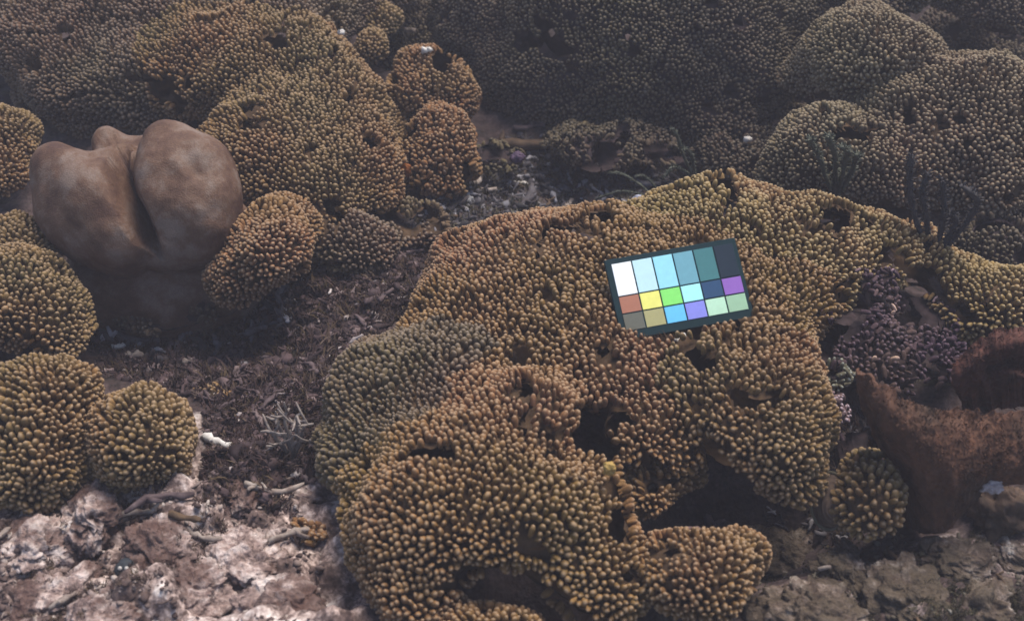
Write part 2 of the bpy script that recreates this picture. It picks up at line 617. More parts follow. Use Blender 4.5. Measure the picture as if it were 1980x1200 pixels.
def build_colony(name, label, lobes, pal, sp=0.0034, rad=0.00196, length=0.0068, group='branching coral colonies of the reef', gap=-0.72, nparts=300, jit=0.28, cat='coral'):
    global N_PARTS
    ctr = np.mean([c for c, R in lobes], axis=0)
    base = np.array([ctr[0], ctr[1], float(ground(ctr[0], ctr[1]))])
    root = tag(empty(name, base), label, cat, group)
    kin = list(lobes)                # neighbours that have grown together with this colony
    for fam in FAMILIES:
        if any(label.startswith(f) for f in fam):
            for sp_ in SPECS:
                if sp_[1] != label and any(sp_[1].startswith(f) for f in fam):
                    kin += [lb for lb in sp_[2] if np.linalg.norm(lb[0] - ctr) < 0.30]
    nl = len(lobes)
    # body
    parts = []
    for j, (c, R) in enumerate(lobes):
        v = SPH[0]
        p0 = c + v * R
        p, n, err = settle(p0, kin, -length * 0.80 - 0.001)
        bp = displaced(p, n)
        fc = bp[SPH[1]].mean(axis=1)
        fo = p0[SPH[1]].mean(axis=1)
        D = field(fo, kin)[2]
        D[:, j] = 1.0
        keepf = (gapness(fc + n[SPH[1]].mean(axis=1) * length, gap - 0.10) < 0.0) & ~on_chart(fc) & (D.min(axis=1) > -0.013)
        ff = SPH[1][keepf]
        if not len(ff):
            continue
        used, inv = np.unique(ff, return_inverse=True)
        parts.append((bp[used] - base, inv.reshape(-1, 3)))
    bv, bf = join(parts)
    obj('branch_base', mesh_np('branch_base', bv, bf, M_BODY2 if pal in ('dark', 'purple', 'lilac', 'green') else M_BODY), root)
    # candidate tips
    Ps, Ns = [], []
    for j, (c, R) in enumerate(lobes):
        area = 4 * math.pi * (((R[0] * R[1]) ** 1.6 + (R[0] * R[2]) ** 1.6 + (R[1] * R[2]) ** 1.6) / 3) ** (1 / 1.6)
        k = int(6 * area / sp ** 2)
        s = RNG.normal(size=(k, 3)); s /= np.linalg.norm(s, axis=1, keepdims=True)
        wgt = np.linalg.norm(s / R, axis=1); wgt /= wgt.max()
        s = s[RNG.uniform(size=k) < wgt]
        p = c + s * R
        D = field(p, kin)[2]
        D[:, j] = 1.0
        p = p[D.min(axis=1) > -0.016]
        u, v, d = project(p)
        p = p[(u > -320) & (u < 2300) & (v > -320) & (v < 1480)]
        if not len(p):
            continue
        p, n, err = settle(p, kin)
        D = field(p, kin)[2]
        own = D[:, :nl].min(axis=1) <= (D[:, nl:].min(axis=1) if D.shape[1] > nl else 9.0)
        keep = (err < 0.0015) & own & (n[:, 2] > -0.45)
        Ps.append(p[keep]); Ns.append(n[keep])
    P = np.concatenate(Ps); N = np.concatenate(Ns)
    P = displaced(P, N)
    view = np.array([0, 0, CAM_H]) - P
    view /= np.linalg.norm(view, axis=1, keepdims=True)
    u, v, d = project(P)
    keep = (P[:, 2] > ground(P[:, 0], P[:, 1]) + 0.001) & (u > -170) & (u < 2180) & (v > -150) & (v < 1340) & ((view * N).sum(1) > -0.5)
    keep &= gapness(P, gap) < 0
    keep &= ~on_chart(P)
    P, N = P[keep], N[keep]
    order = RNG.permutation(len(P))
    g = sp
    sel = []
    for i in order:
        p = P[i]
        kx, ky, kz = int(math.floor(p[0] / g)), int(math.floor(p[1] / g)), int(math.floor(p[2] / g))
        ok = True
        lim = (sp * (0.86 + 0.14 * random.random())) ** 2
        for a in (-1, 0, 1):
            for b2 in (-1, 0, 1):
                for c3 in (-1, 0, 1):
                    for q in OCC.get((kx + a, ky + b2, kz + c3), ()):
                        if (q[0] - p[0]) ** 2 + (q[1] - p[1]) ** 2 + (q[2] - p[2]) ** 2 < lim:
                            ok = False; break
                    if not ok: break
                if not ok: break
            if not ok: break
        if ok:
            OCC.setdefault((kx, ky, kz), []).append((p[0], p[1], p[2]))
            sel.append(i)
    P, N = P[sel], N[sel]
    n_ = len(P)
    A = N * 0.85 + np.array([0, 0, 0.35]) + RNG.normal(size=(n_, 3)) * jit * 0.6
    R = basis(A, RNG.uniform(0, 6.28, n_))
    rr = rad * RNG.uniform(0.76, 1.24, n_) * (1 + 0.16 * vn(P, 35, 61))
    SC = np.stack([rr * RNG.uniform(0.85, 1.3, n_), rr * RNG.uniform(0.8, 1.05, n_), length * RNG.uniform(0.72, 1.2, n_)], 1)
    start = P - R[:, :, 2] * SC[:, 2:3]
    which = RNG.integers(0, len(PROTOS), n_)
    u, v, d = project(P)
    view = np.array([0, 0, CAM_H]) - P
    view /= np.linalg.norm(view, axis=1, keepdims=True)
    size = 2 * rr * F_PX / d
    score = np.where((u > 0) & (u < 1980) & (v > 0) & (v < 1200) & ((view * N).sum(1) > 0.15) & (size > 10.0), size, 0)
    top = np.argsort(-score)[:nparts]
    top = top[score[top] > 0]
    rest = np.setdiff1d(np.arange(n_), top)
    for i in top:
        o = bpy.data.objects.new('coral_tip', tip_mesh(pal, int(which[i]), int(RNG.integers(0, 4))))
        C.objects.link(o)
        o.parent = root
        mt = Matrix((R[i] * SC[i][None, :]).tolist()).to_4x4()
        mt.translation = Vector((start[i] - base).tolist())
        o.matrix_local = mt
    N_PARTS += len(top)
    if len(rest):
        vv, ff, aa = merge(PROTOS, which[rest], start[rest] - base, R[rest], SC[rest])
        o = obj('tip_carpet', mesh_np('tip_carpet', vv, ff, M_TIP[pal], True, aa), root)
        o['kind'] = 'stuff'
    print('colony', name, label[:40], n_, len(top))
    return root


CARD_ROWS = [
    (1010, 545, 0.040, 165, 1.0, 0.62), (1150, 520, 0.050, 165, 1.0, 0.6), (1290, 560, 0.050, 170, 1.0, 0.6), (930, 640, 0.030, 150, 1.0, 0.7),
    (1090, 660, 0.045, 150, 1.0, 0.6), (1250, 690, 0.040, 130, 1.0, 0.62), (1400, 620, 0.05, 160, 1, 0.6), (960, 500, 0.03, 110, 1, 0.6),
    (1500, 600, 0.04, 120, 1, 0.7), (880, 560, 0.015, 80, 1, 0.7), (1180, 460, 0.035, 120, 1, 0.5)]


def chart_frame():
    """where the chart lies: middle, axes, width and height"""
    Nn = np.array([0.04, -0.60, 0.80]); Nn /= np.linalg.norm(Nn)
    p0, _, _ = hit(1310, 600, make_lobes(CARD_ROWS))
    P0 = p0 + Nn * 0.0025
    o = np.array([0, 0, CAM_H])

    def on(u, v):
        d = ray(u, v)
        return o + d * (((P0 - o) @ Nn) / (d @ Nn))
    TL, TR, BL, BR = on(1172, 500), on(1434, 462), on(1198, 664), on(1444, 611)
    e1 = (TR + BR - TL - BL); e1 -= Nn * (e1 @ Nn); e1 /= np.linalg.norm(e1)
    e2 = np.cross(Nn, e1)
    W = 0.5 * (np.linalg.norm(TR - TL) + np.linalg.norm(BR - BL))
    H = 0.5 * (np.linalg.norm(BL - TL) + np.linalg.norm(BR - TR))
    return (TL + TR + BL + BR) / 4, e1, e2, Nn, W, H


CHF = chart_frame()


def on_chart(P):
    c, e1, e2, n, W, H = CHF
    q = P - c
    x, y, z = q @ e1, q @ e2, q @ n
    inside = (np.abs(x) < W / 2 + 0.0015) & (np.abs(y) < H / 2 + 0.0015) & (z > -0.004) & (z < 0.03)
    corner = (x + W / 2) + (y + H / 2) * 1.3 < 0.013
    return inside & ~corner


colony('finger_coral', 'broad tan finger coral colony with the color chart lying on it', CARD_ROWS, 'tan', gap=-0.75)
colony('finger_coral', 'tan and grey finger coral bulging over the rubble left of the big front clump', [
    (770, 790, 0.030, 145, 1.0, 0.75), (850, 720, 0.04, 120, 1, 0.7), (720, 880, 0.02, 100, 1, 0.8), (740, 730, 0.01, 90, 1, 0.7), (840, 860, 0.04, 100, 1, 0.8), (815, 700, 0.035, 70, 1, 0.7)], 'grey', gap=-1.2)
colony('finger_coral', 'large domed tan finger coral clump at the bottom centre above a dark hole', [
    (960, 860, 0.055, 130, 1.0, 0.7), (1040, 800, 0.055, 95, 1.0, 0.7), (850, 960, 0.045, 150, 1.0, 0.75), (990, 980, 0.05, 150, 1.0, 0.7),
    (760, 1060, 0.025, 110, 1, 0.8), (1120, 940, 0.045, 90, 1, 0.6), (740, 960, 0.02, 100, 1, 0.8), (1120, 1050, 0.03, 110, 1, 0.8), (800, 1150, 0.02, 90, 1, 0.7),
    (1180, 1130, 0.02, 100, 1, 0.8), (920, 770, 0.04, 90, 1, 0.7)], 'tan', gap=-0.75)
colony('finger_coral', 'rounded rust tan finger coral overhanging a dark cleft right of the front clump', [
    (1450, 790, 0.050, 135, 1.0, 0.75), (1510, 860, 0.040, 85, 1.0, 0.9), (1380, 740, 0.05, 110, 1.0, 0.7), (1530, 780, 0.035, 80, 1, 0.8), (1530, 930, 0.03, 50, 1, 1),
    (1460, 700, 0.045, 110, 1, 0.7)], 'rust', gap=-0.75)
colony('finger_coral', 'small knobbly finger coral standing between two dark gaps below the color chart', [
    (1235, 830, 0.045, 75, 1.0, 0.8), (1290, 880, 0.03, 60, 1.0, 0.8), (1200, 740, 0.045, 80, 1, 0.7)], 'tan')
colony('finger_coral', 'narrow finger coral clump standing inside the dark cleft in front', [
    (1260, 960, 0.015, 60, 1.0, 0.9), (1320, 900, 0.015, 55, 1.0, 0.9)], 'tan')
colony('finger_coral', 'separate rounded finger coral clump at the bottom edge beside the grey rubble', [
    (1355, 1120, 0.030, 112, 1.0, 0.8), (1290, 1090, 0.025, 70, 1, 0.8), (1425, 1075, 0.02, 60, 1, 0.9)], 'tan')
colony('finger_coral', 'finger coral clump cut off by the bottom edge under the dark hole', [
    (930, 1230, 0.015, 80, 1.0, 0.8), (1010, 1250, 0.01, 70, 1, 0.8), (850, 1260, 0.01, 70, 1, 0.8)], 'tan')
colony('finger_coral', 'small round finger coral cushion with widely spaced tips beside the oval shell', [
    (1695, 985, 0.022, 84, 1.0, 0.95), (1680, 915, 0.022, 56, 1.0, 0.8)], 'rust', sp=0.0046, rad=0.0022, length=0.0058, gap=-1.1)
colony('finger_coral', 'olive tan finger coral ridge behind the color chart with sea rods on its crest', [
    (1400, 440, 0.060, 120, 1.0, 0.6), (1300, 440, 0.05, 120, 1.0, 0.55), (1530, 470, 0.055, 130, 1.0, 0.6), (1650, 480, 0.045, 120, 1, 0.6), (1400, 390, 0.06, 60, 1, 0.6),
    (1600, 540, 0.04, 90, 1, 0.6), (1760, 510, 0.03, 80, 1, 0.65), (1850, 550, 0.02, 80, 1, 0.7), (1770, 460, 0.04, 40, 1, 0.8)], 'olive', gap=-0.55)
colony('finger_coral', 'olive finger coral at the right edge above the folded red brown sponge', [
    (1950, 590, 0.03, 80, 1, 0.8), (1880, 620, 0.015, 60, 1, 0.8), (2040, 560, 0.03, 90, 1, 0.8)], 'olive')
colony('crusted_coral', 'purple crusted coral patch with white specks between the olive ridge and the sponge', [
    (1690, 590, 0.025, 85, 1.0, 0.45), (1745, 660, 0.02, 85, 1.0, 0.45), (1650, 540, 0.045, 55, 1, 0.5), (1810, 700, 0.02, 65, 1, 0.5), (1790, 600, 0.02, 70, 1, 0.5), (1620, 660, 0.03, 75, 1, 0.5), (1690, 710, 0.02, 70, 1, 0.5), (1570, 720, 0.025, 50, 1, 0.5), (1625, 600, 0.045, 50, 1, 0.5), (1690, 535, 0.05, 50, 1, 0.5)],
    'purple', length=0.006, rad=0.0017, jit=1.1, gap=-0.12, sp=0.0032)
colony('crusted_coral', 'pale mauve crusted coral tuft left of the horn of the brown sponge', [
    (1615, 790, 0.02, 50, 1, 0.7), (1590, 830, 0.01, 40, 1, 0.7)], 'lilac', length=0.006, rad=0.0015, sp=0.0031, jit=0.8, gap=-0.35)
colony('crusted_coral', 'grey green coral tuft above the horn of the brown sponge', [
    (1620, 725, 0.03, 50, 1, 0.7)], 'green', length=0.007, rad=0.0016, sp=0.0033, jit=0.8, gap=-0.35)
# left side
colony('finger_coral', 'smooth topped tan finger coral mound at the lower left edge', [
    (90, 770, 0.050, 105, 1.0, 0.9), (50, 900, 0.030, 125, 1.0, 0.9), (-40, 800, 0.04, 110, 1, 0.9), (105, 890, 0.02, 66, 1, 0.9)], 'rust', gap=-1.1)
colony('finger_coral', 'dome of tan finger coral standing on the pale rubble at lower left', [
    (275, 868, 0.030, 116, 1.0, 0.98), (245, 825, 0.03, 70, 1, 0.9)], 'rust', gap=-1.1)
colony('finger_coral', 'long finger coral bank sloping down below the boulder coral at the left edge', [
    (30, 480, 0.03, 90, 1.0, 0.8), (50, 560, 0.025, 80, 1.0, 0.8), (80, 620, 0.02, 90, 1.0, 0.7), (-30, 600, 0.03, 110, 1, 0.8), (130, 660, 0.01, 60, 1, 0.7)], 'rust')
colony('finger_coral', 'small tan finger coral dome at the left edge above the boulder coral shoulder', [
    (15, 260, 0.035, 68, 1.0, 0.9), (-10, 340, 0.02, 60, 1, 0.9)], 'rust')
colony('finger_coral', 'pale dotted finger coral knob tucked against the right side of the boulder coral', [
    (515, 480, 0.035, 98, 1.0, 0.95), (560, 425, 0.03, 58, 1, 0.9), (450, 550, 0.012, 52, 1, 0.9)], 'tan')
colony('finger_coral', 'wide brown finger coral bank filling the upper left corner', [
    (110, 50, 0.05, 180, 0.9, 0.6), (320, 20, 0.06, 200, 0.9, 0.6), (520, 30, 0.06, 190, 0.9, 0.6), (150, 150, 0.035, 115, 0.9, 0.75), (255, 165, 0.035, 115, 0.9, 0.75), (-60, 40, 0.05, 120, 1, 0.7),
    (680, -40, 0.06, 150, 1, 0.6), (200, 225, 0.0, 90, 1, 0.6), (330, 225, 0.01, 90, 1, 0.6), (90, 190, 0.0, 70, 1, 0.6)], 'grey')
colony('finger_coral', 'rust and grey finger coral slope behind and right of the boulder coral', [
    (420, 130, 0.05, 160, 0.9, 0.7), (560, 140, 0.05, 150, 0.9, 0.7), (640, 210, 0.04, 120, 0.9, 0.75), (665, 300, 0.025, 115, 1, 0.75), (540, 260, 0.04, 140, 1, 0.7),
    (600, 360, 0.02, 140, 1, 0.6), (480, 320, 0.03, 110, 1, 0.7), (700, 380, 0.01, 70, 1, 0.6), (735, 250, 0.01, 70, 1, 0.7), (745, 330, 0.0, 60, 1, 0.7), (600, 440, 0.0, 70, 1, 0.5)], 'rust')
colony('finger_coral', 'dim olive finger coral low in the trough right of the dotted knob', [
    (690, 470, 0.005, 85, 1.0, 0.6), (640, 440, 0.01, 70, 1, 0.6), (800, 430, -0.005, 80, 1, 0.5)], 'grey', gap=-0.3)
colony('finger_coral', 'ragged finger coral tuft in the middle distance with a white chip on top', [
    (835, 160, 0.03, 75, 1.0, 1.0), (880, 190, 0.02, 60, 1.0, 0.9), (785, 195, 0.025, 50, 1, 0.9)], 'rust', jit=0.6, gap=-0.45)
colony('finger_coral', 'ragged finger coral tuft below the chip topped one by the dark hollow', [
    (855, 270, 0.02, 75, 1.0, 0.9), (800, 300, 0.01, 55, 1.0, 0.8), (850, 340, 0.0, 70, 1, 0.7)], 'rust', jit=0.6, gap=-0.42)
colony('finger_coral', 'thin tan finger coral strip beside a dark cavity near the top edge', [
    (715, 90, 0.045, 45, 1.0, 1.0), (745, 40, 0.05, 45, 1, 0.9)], 'rust')
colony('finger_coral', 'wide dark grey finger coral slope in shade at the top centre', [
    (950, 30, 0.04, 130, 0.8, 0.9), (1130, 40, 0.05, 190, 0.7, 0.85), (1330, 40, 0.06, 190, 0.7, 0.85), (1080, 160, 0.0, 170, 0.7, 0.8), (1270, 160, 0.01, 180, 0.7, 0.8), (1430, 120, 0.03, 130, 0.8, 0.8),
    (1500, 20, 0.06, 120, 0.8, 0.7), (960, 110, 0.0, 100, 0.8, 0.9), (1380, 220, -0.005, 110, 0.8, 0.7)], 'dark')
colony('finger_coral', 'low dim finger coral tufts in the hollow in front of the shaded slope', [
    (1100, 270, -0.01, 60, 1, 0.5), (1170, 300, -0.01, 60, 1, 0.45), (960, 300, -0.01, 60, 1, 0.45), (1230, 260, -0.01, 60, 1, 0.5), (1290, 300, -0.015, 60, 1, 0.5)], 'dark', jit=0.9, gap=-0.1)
colony('finger_coral', 'pale grey green domed finger coral at the upper right', [
    (1710, 120, 0.07, 135, 0.9, 0.75), (1610, 130, 0.05, 75, 0.9, 0.75), (1545, 150, 0.04, 45, 1, 0.8), (1660, 80, 0.075, 100, 0.9, 0.6)], 'khaki')
colony('finger_coral', 'grey brown finger coral mass with rust patches at the right edge', [
    (1890, 190, 0.06, 120, 1.0, 0.8), (1770, 210, 0.05, 120, 1.0, 0.75), (1970, 250, 0.05, 120, 1, 0.8), (1890, 300, 0.03, 100, 1, 0.8), (1930, 370, 0.02, 70, 1, 0.9), (1750, 150, 0.06, 60, 1, 0.8)], 'khaki')
colony('finger_coral', 'lower grey brown finger coral lobes behind the olive ridge', [
    (1590, 290, 0.03, 110, 1.0, 0.75), (1700, 330, 0.02, 110, 1.0, 0.75), (1540, 340, 0.01, 90, 1, 0.7), (1800, 350, 0.01, 80, 1, 0.8)], 'khaki')
colony('finger_coral', 'small grey finger coral cut off by the top right corner', [
    (1940, 20, 0.06, 75, 1.0, 0.7), (1850, -30, 0.06, 90, 1, 0.7)], 'dark')
colony('finger_coral', 'thin grey finger coral strip at the top edge behind the pale dome', [
    (1700, -20, 0.08, 110, 0.8, 0.6), (1590, -40, 0.08, 100, 0.8, 0.6)], 'dark')
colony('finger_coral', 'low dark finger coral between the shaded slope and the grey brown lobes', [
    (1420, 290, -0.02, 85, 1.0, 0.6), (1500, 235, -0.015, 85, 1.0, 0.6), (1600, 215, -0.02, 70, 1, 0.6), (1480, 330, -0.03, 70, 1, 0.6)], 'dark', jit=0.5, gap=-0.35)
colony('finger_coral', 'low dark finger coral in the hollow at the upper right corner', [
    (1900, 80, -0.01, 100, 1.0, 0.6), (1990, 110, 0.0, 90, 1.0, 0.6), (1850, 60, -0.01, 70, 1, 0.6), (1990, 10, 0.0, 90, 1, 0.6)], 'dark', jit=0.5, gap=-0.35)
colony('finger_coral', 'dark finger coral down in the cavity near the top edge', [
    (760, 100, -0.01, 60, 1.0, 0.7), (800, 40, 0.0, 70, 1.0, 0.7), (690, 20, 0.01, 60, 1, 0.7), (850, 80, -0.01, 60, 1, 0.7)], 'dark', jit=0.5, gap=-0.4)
colony('crusted_coral', 'dull reddish crusted coral in the gap between the oval shell and the brown sponge', [
    (1650, 870, 0.0, 62, 1, 0.6), (1600, 880, -0.005, 45, 1, 0.6), (1700, 850, 0.0, 50, 1, 0.6)], 'purple', rad=0.0018, sp=0.0038, jit=0.9, gap=-0.25)
colony('finger_coral', 'dim finger coral at the right edge below the grey brown mass', [
    (1930, 480, 0.0, 80, 1, 0.6), (1990, 430, 0.0, 80, 1, 0.6), (1870, 470, -0.005, 50, 1, 0.6)], 'dark', jit=0.5, gap=-0.3)

colony('finger_coral', 'tiny orange brown coral sprig at the left foot of the big front clump', [
    (620, 1025, 0.004, 30, 1, 0.6), (590, 1020, 0.0, 20, 1, 0.6)], 'rust', jit=0.7)
colony('finger_coral', 'small flat rust coral sprig in the rubble above the domed coral', [
    (440, 785, -0.004, 46, 1, 0.4), (400, 760, -0.006, 30, 1, 0.4)], 'rust', jit=0.8, gap=-0.2)
colony('crusted_coral', 'mauve crusted knobs in the dark cleft above the separate round clump', [
    (1345, 1035, 0.012, 30, 1, 0.8), (1320, 1060, 0.012, 24, 1, 0.8)], 'lilac', rad=0.0019, sp=0.0042, jit=0.7)

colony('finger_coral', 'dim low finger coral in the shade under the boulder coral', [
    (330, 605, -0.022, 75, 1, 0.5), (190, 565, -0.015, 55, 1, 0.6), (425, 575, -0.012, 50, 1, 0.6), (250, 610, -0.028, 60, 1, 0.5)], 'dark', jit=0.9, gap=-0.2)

for u, v, r in [(1003, 690, 28), (1008, 728, 30), (1330, 672, 24), (1365, 692, 26), (900, 1130, 36), (950, 1140, 44), (1005, 1148, 42), (1065, 1172, 40), (1110, 1195, 34), (1078, 825, 34), (1088, 862, 30),
                (1165, 802, 46), (1152, 852, 46), (1198, 905, 42), (1208, 955, 42), (1215, 1005, 36), (1380, 885, 42), (1430, 930, 48), (1345, 772, 24), (1470, 975, 34), (1280, 1010, 28), (1250, 885, 20),
                (640, 510, 18), (250, 110, 14), (360, 190, 22), (1690, 250, 16), (1860, 230, 22), (1870, 280, 22), (1590, 435, 14), (1640, 515, 18), (1700, 520, 20)]:
    HOLES.append((trace(u, v), r * depth(trace(u, v)) / F_PX))
for name, label, lobes, a, k in SPECS:
    build_colony(name, label, lobes, *a, **k)
print('tip parts', len(bpy.data.objects), N_PARTS, 'tips', sum(len(q) for q in OCC.values()))

# ------------------------------------------------------------------ boulder coral: smooth union of blobs, found by marching out from its middle
def boulder():
    uc, vc = 275, 400
    Cn = at(uc, vc, 0.055)
    k_ = depth(Cn) / F_PX
    right, upc, fwd = np.array([1.0, 0, 0]), np.array([0, SP, CP]), np.array([0, CP, -SP])

    def B(u, v, w_):
        return Cn + ((u - uc) * right - (v - vc) * upc + w_ * fwd) * k_

    def ell(P, c, r):
        return np.linalg.norm(P - c, axis=-1) - r * k_

    def smin(a, b_, k):
        k = k * k_
        h = np.clip(0.5 + 0.5 * (b_ - a) / k, 0, 1)
        return b_ * (1 - h) + a * h - k * h * (1 - h)

    def caps(P, a, b_, r):
        pa, ba = P - a, b_ - a
        h = np.clip((pa @ ba) / (ba @ ba), 0, 1)
        return np.linalg.norm(pa - h[..., None] * ba, axis=-1) - r * k_

    def group(P, rows, k):
        d = None
        for (u, v, w_, r) in rows:
            e = ell(P, B(u, v, w_), r)
            d = e if d is None else smin(d, e, k)
        return d

    def sdf(P):
        left = group(P, [(112, 322, 0, 54), (165, 345, -25, 68), (205, 395, -45, 72), (245, 445, -35, 72), (222, 312, 10, 50), (148, 400, 5, 84), (195, 438, -5, 78), (255, 462, -10, 62)], 36)
        rightl = group(P, [(330, 292, 10, 66), (372, 335, -5, 80), (392, 400, -10, 84), (380, 436, -14, 84), (308, 345, -45, 34), (325, 400, -52, 44), (325, 452, -8, 74)], 36)
        back = group(P, [(187, 268, 60, 34), (240, 300, 80, 50), (300, 280, 60, 45)], 26)
        base = group(P, [(285, 460, 110, 105), (285, 545, 135, 130), (290, 390, 90, 110), (195, 440, 90, 90), (380, 445, 90, 85), (190, 540, 130, 112), (390, 540, 130, 108)], 30)
        d = smin(left, rightl, 6)
        d = smin(d, back, 10)
        d = smin(d, base, 14)
        q = (P - Cn) / k_
        U, Vv, Wd = uc + q @ right, vc - q @ upc, q @ fwd

        def groove(d, pts, w0, slope, rmax, k):
            best = None
            for (a0, b0), (a1, b1) in zip(pts[:-1], pts[1:]):
                l2 = (a1 - a0) ** 2 + (b1 - b0) ** 2
                h = np.clip(((U - a0) * (a1 - a0) + (Vv - b0) * (b1 - b0)) / l2, 0, 1)
                e = np.hypot(U - a0 - h * (a1 - a0), Vv - b0 - h * (b1 - b0))
                best = e if best is None else np.minimum(best, e)
            cut = (best - np.clip((w0 - Wd) * slope, -6, rmax)) * 0.8 * k_
            return -smin(-d, cut, k)
        d = groove(d, [(272, 262), (252, 292), (250, 330), (262, 372), (284, 412), (303, 455)], 0, 0.28, 20, 9)
        d = groove(d, [(130, 268), (180, 276), (225, 262)], 40, 0.35, 12, 12)
        return d
    v, f = uvsphere(220, 150)
    O = B(282, 415, 40)
    lo = np.full(len(v), 5.0); hi = np.full(len(v), 330.0)
    # march outwards from inside, stop at the first crossing
    tcur = np.full(len(v), 2.0) * k_
    for _ in range(70):
        d = sdf(O + v * tcur[:, None])
        tcur = tcur + np.clip(-d, -2 * k_, 12 * k_) * 0.8
    p = O + v * tcur[:, None]
    q = (p - Cn) / k_
    U, Vv, Wd = uc + q @ right, vc - q @ upc, q @ fwd
    dent = np.zeros(len(p))
    for a0, b0, a1, b1, sg, dp in ((168, 292, 196, 300, 15, 11), (376, 306, 404, 344, 14, 13), (330, 262, 352, 268, 18, 6), (150, 400, 200, 440, 30, 5), (350, 420, 380, 470, 28, 5)):
        l2 = (a1 - a0) ** 2 + (b1 - b0) ** 2
        h = np.clip(((U - a0) * (a1 - a0) + (Vv - b0) * (b1 - b0)) / l2, 0, 1)
        e2 = (U - a0 - h * (a1 - a0)) ** 2 + (Vv - b0 - h * (b1 - b0)) ** 2
        dent += dp * np.exp(-e2 / (2 * sg * sg)) * (Wd < 20)
    p = p - v * (dent * k_)[:, None]
    p = p + v * (0.0036 * vn(p, 24, 51) + 0.0016 * vn(p, 60, 53) + 0.0004 * vn(p, 190, 52))[:, None]
    m, t, b_ = new_mat('smooth_brown_coral', 0.62)
    n1 = nnoise(t, 34, 6.0, 0.68)
    n2 = nnoise(t, 900, 2.0)
    c = ramp(t, n1.outputs['Fac'], [(0.36, (0.066, 0.033, 0.023)), (0.5, (0.118, 0.065, 0.042)), (0.62, (0.175, 0.122, 0.096))]).outputs['Color']
    c = mix(t, c, ramp(t, n2.outputs['Fac'], [(0.35, (0.88, 0.88, 0.88)), (0.65, (1.08, 1.08, 1.08))]).outputs['Color'], 1.0, 'MULTIPLY')
    t.links.new(c, b_.inputs['Base Color'])
    bump(t, b_, n2.outputs['Fac'], 0.6, 0.0008)
    o = obj('boulder_coral', mesh_np('boulder_coral', p - O, f, m), None, O)
    tag(o, 'smooth brown folded boulder coral with a deep groove down its front', 'coral')


boulder()

# ------------------------------------------------------------------ color chart
def flat(name, rgb, rough=0.6):
    m, t, b_ = new_mat(name, rough)
    b_.inputs['Specular IOR Level'].default_value = 0.05
    n = nnoise(t, 300, 3.0)
    t.links.new(mix(t, rgb, ramp(t, n.outputs['Fac'], [(0.3, (0.93, 0.93, 0.93)), (0.7, (1.0, 1.0, 1.0))]).outputs['Color'], 1.0, 'MULTIPLY'), b_.inputs['Base Color'])
    return m


def box(lo, hi, ch=0.0):
    x0, y0, z0 = lo; x1, y1, z1 = hi
    V = [(x0, y0, z0), (x1, y0, z0), (x1, y1, z0), (x0, y1, z0), (x0, y0, z1 - ch), (x1, y0, z1 - ch), (x1, y1, z1 - ch), (x0, y1, z1 - ch),
         (x0 + ch, y0 + ch, z1), (x1 - ch, y0 + ch, z1), (x1 - ch, y1 - ch, z1), (x0 + ch, y1 - ch, z1)]
    Fc = [(0, 3, 2, 1), (8, 9, 10, 11)]
    for a, b_ in ((0, 4), (4, 8)):
        for k in range(4):
            Fc.append((a + k, a + (k + 1) % 4, b_ + (k + 1) % 4, b_ + k))
    return np.array(V, float), np.array(Fc)


def chart():
    ctr, e1, e2, Nn, W, H = CHF
    root = tag(empty('color_chart', ctr), 'small rectangular color chart of coloured squares in a dark frame on the coral', 'color chart')
    root.matrix_world = Matrix(((e1[0], e2[0], Nn[0], ctr[0]), (e1[1], e2[1], Nn[1], ctr[1]), (e1[2], e2[2], Nn[2], ctr[2]), (0, 0, 0, 1)))
    fm = flat('chart_frame', (0.012, 0.030, 0.036))
    v, f = box((-W / 2, -H / 2, -0.002), (W / 2, H / 2, 0.001), 0.0004)
    obj('frame', mesh_np('frame', v, f, fm, False), root)
    ml, mr_, mt_, mb = 0.046 * W, 0.030 * W, 0.068 * H, 0.105 * H
    gx = 0.010 * W
    iw = (W - ml - mr_ - 5 * gx) / 6
    ih = H - mt_ - mb - 2 * gx
    hs = [ih * 0.5, ih * 0.25, ih * 0.25]
    rows = [  # cyan cast of the underwater light is mixed into these patch colours
        [(0.90, 0.92, 0.92), (0.52, 0.74, 0.80), (0.32, 0.68, 0.80), (0.16, 0.36, 0.43), (0.065, 0.185, 0.195), (0.022, 0.034, 0.050)],
        [(0.38, 0.165, 0.110), (0.80, 0.76, 0.20), (0.25, 0.74, 0.17), (0.40, 0.82, 0.86), (0.036, 0.078, 0.155), (0.27, 0.13, 0.44)],
        [(0.135, 0.135, 0.110), (0.38, 0.35, 0.17), (0.15, 0.52, 0.80), (0.25, 0.26, 0.70), (0.48, 0.72, 0.52), (0.32, 0.50, 0.33)]]
    names = [['white', 'pale grey', 'light grey', 'mid grey', 'dark grey', 'black'], ['orange brown', 'yellow', 'green', 'cyan', 'dark blue', 'magenta violet'],
             ['grey brown', 'ochre', 'sky blue', 'lavender', 'pale mint', 'pale sage']]
    y = H / 2 - mt_
    for r in range(3):
        x = -W / 2 + ml
        for c in range(6):
            v, f = box((x, y - hs[r], 0.0007), (x + iw, y, 0.0014), 0.00015)
            p = obj('color_patch', mesh_np('color_patch', v, f, flat('chart_' + names[r][c].replace(' ', '_'), rows[r][c]), False), root)
            p['label'] = names[r][c] + ' square of the chart'
            x += iw + gx
        y -= hs[r] + gx


chart()

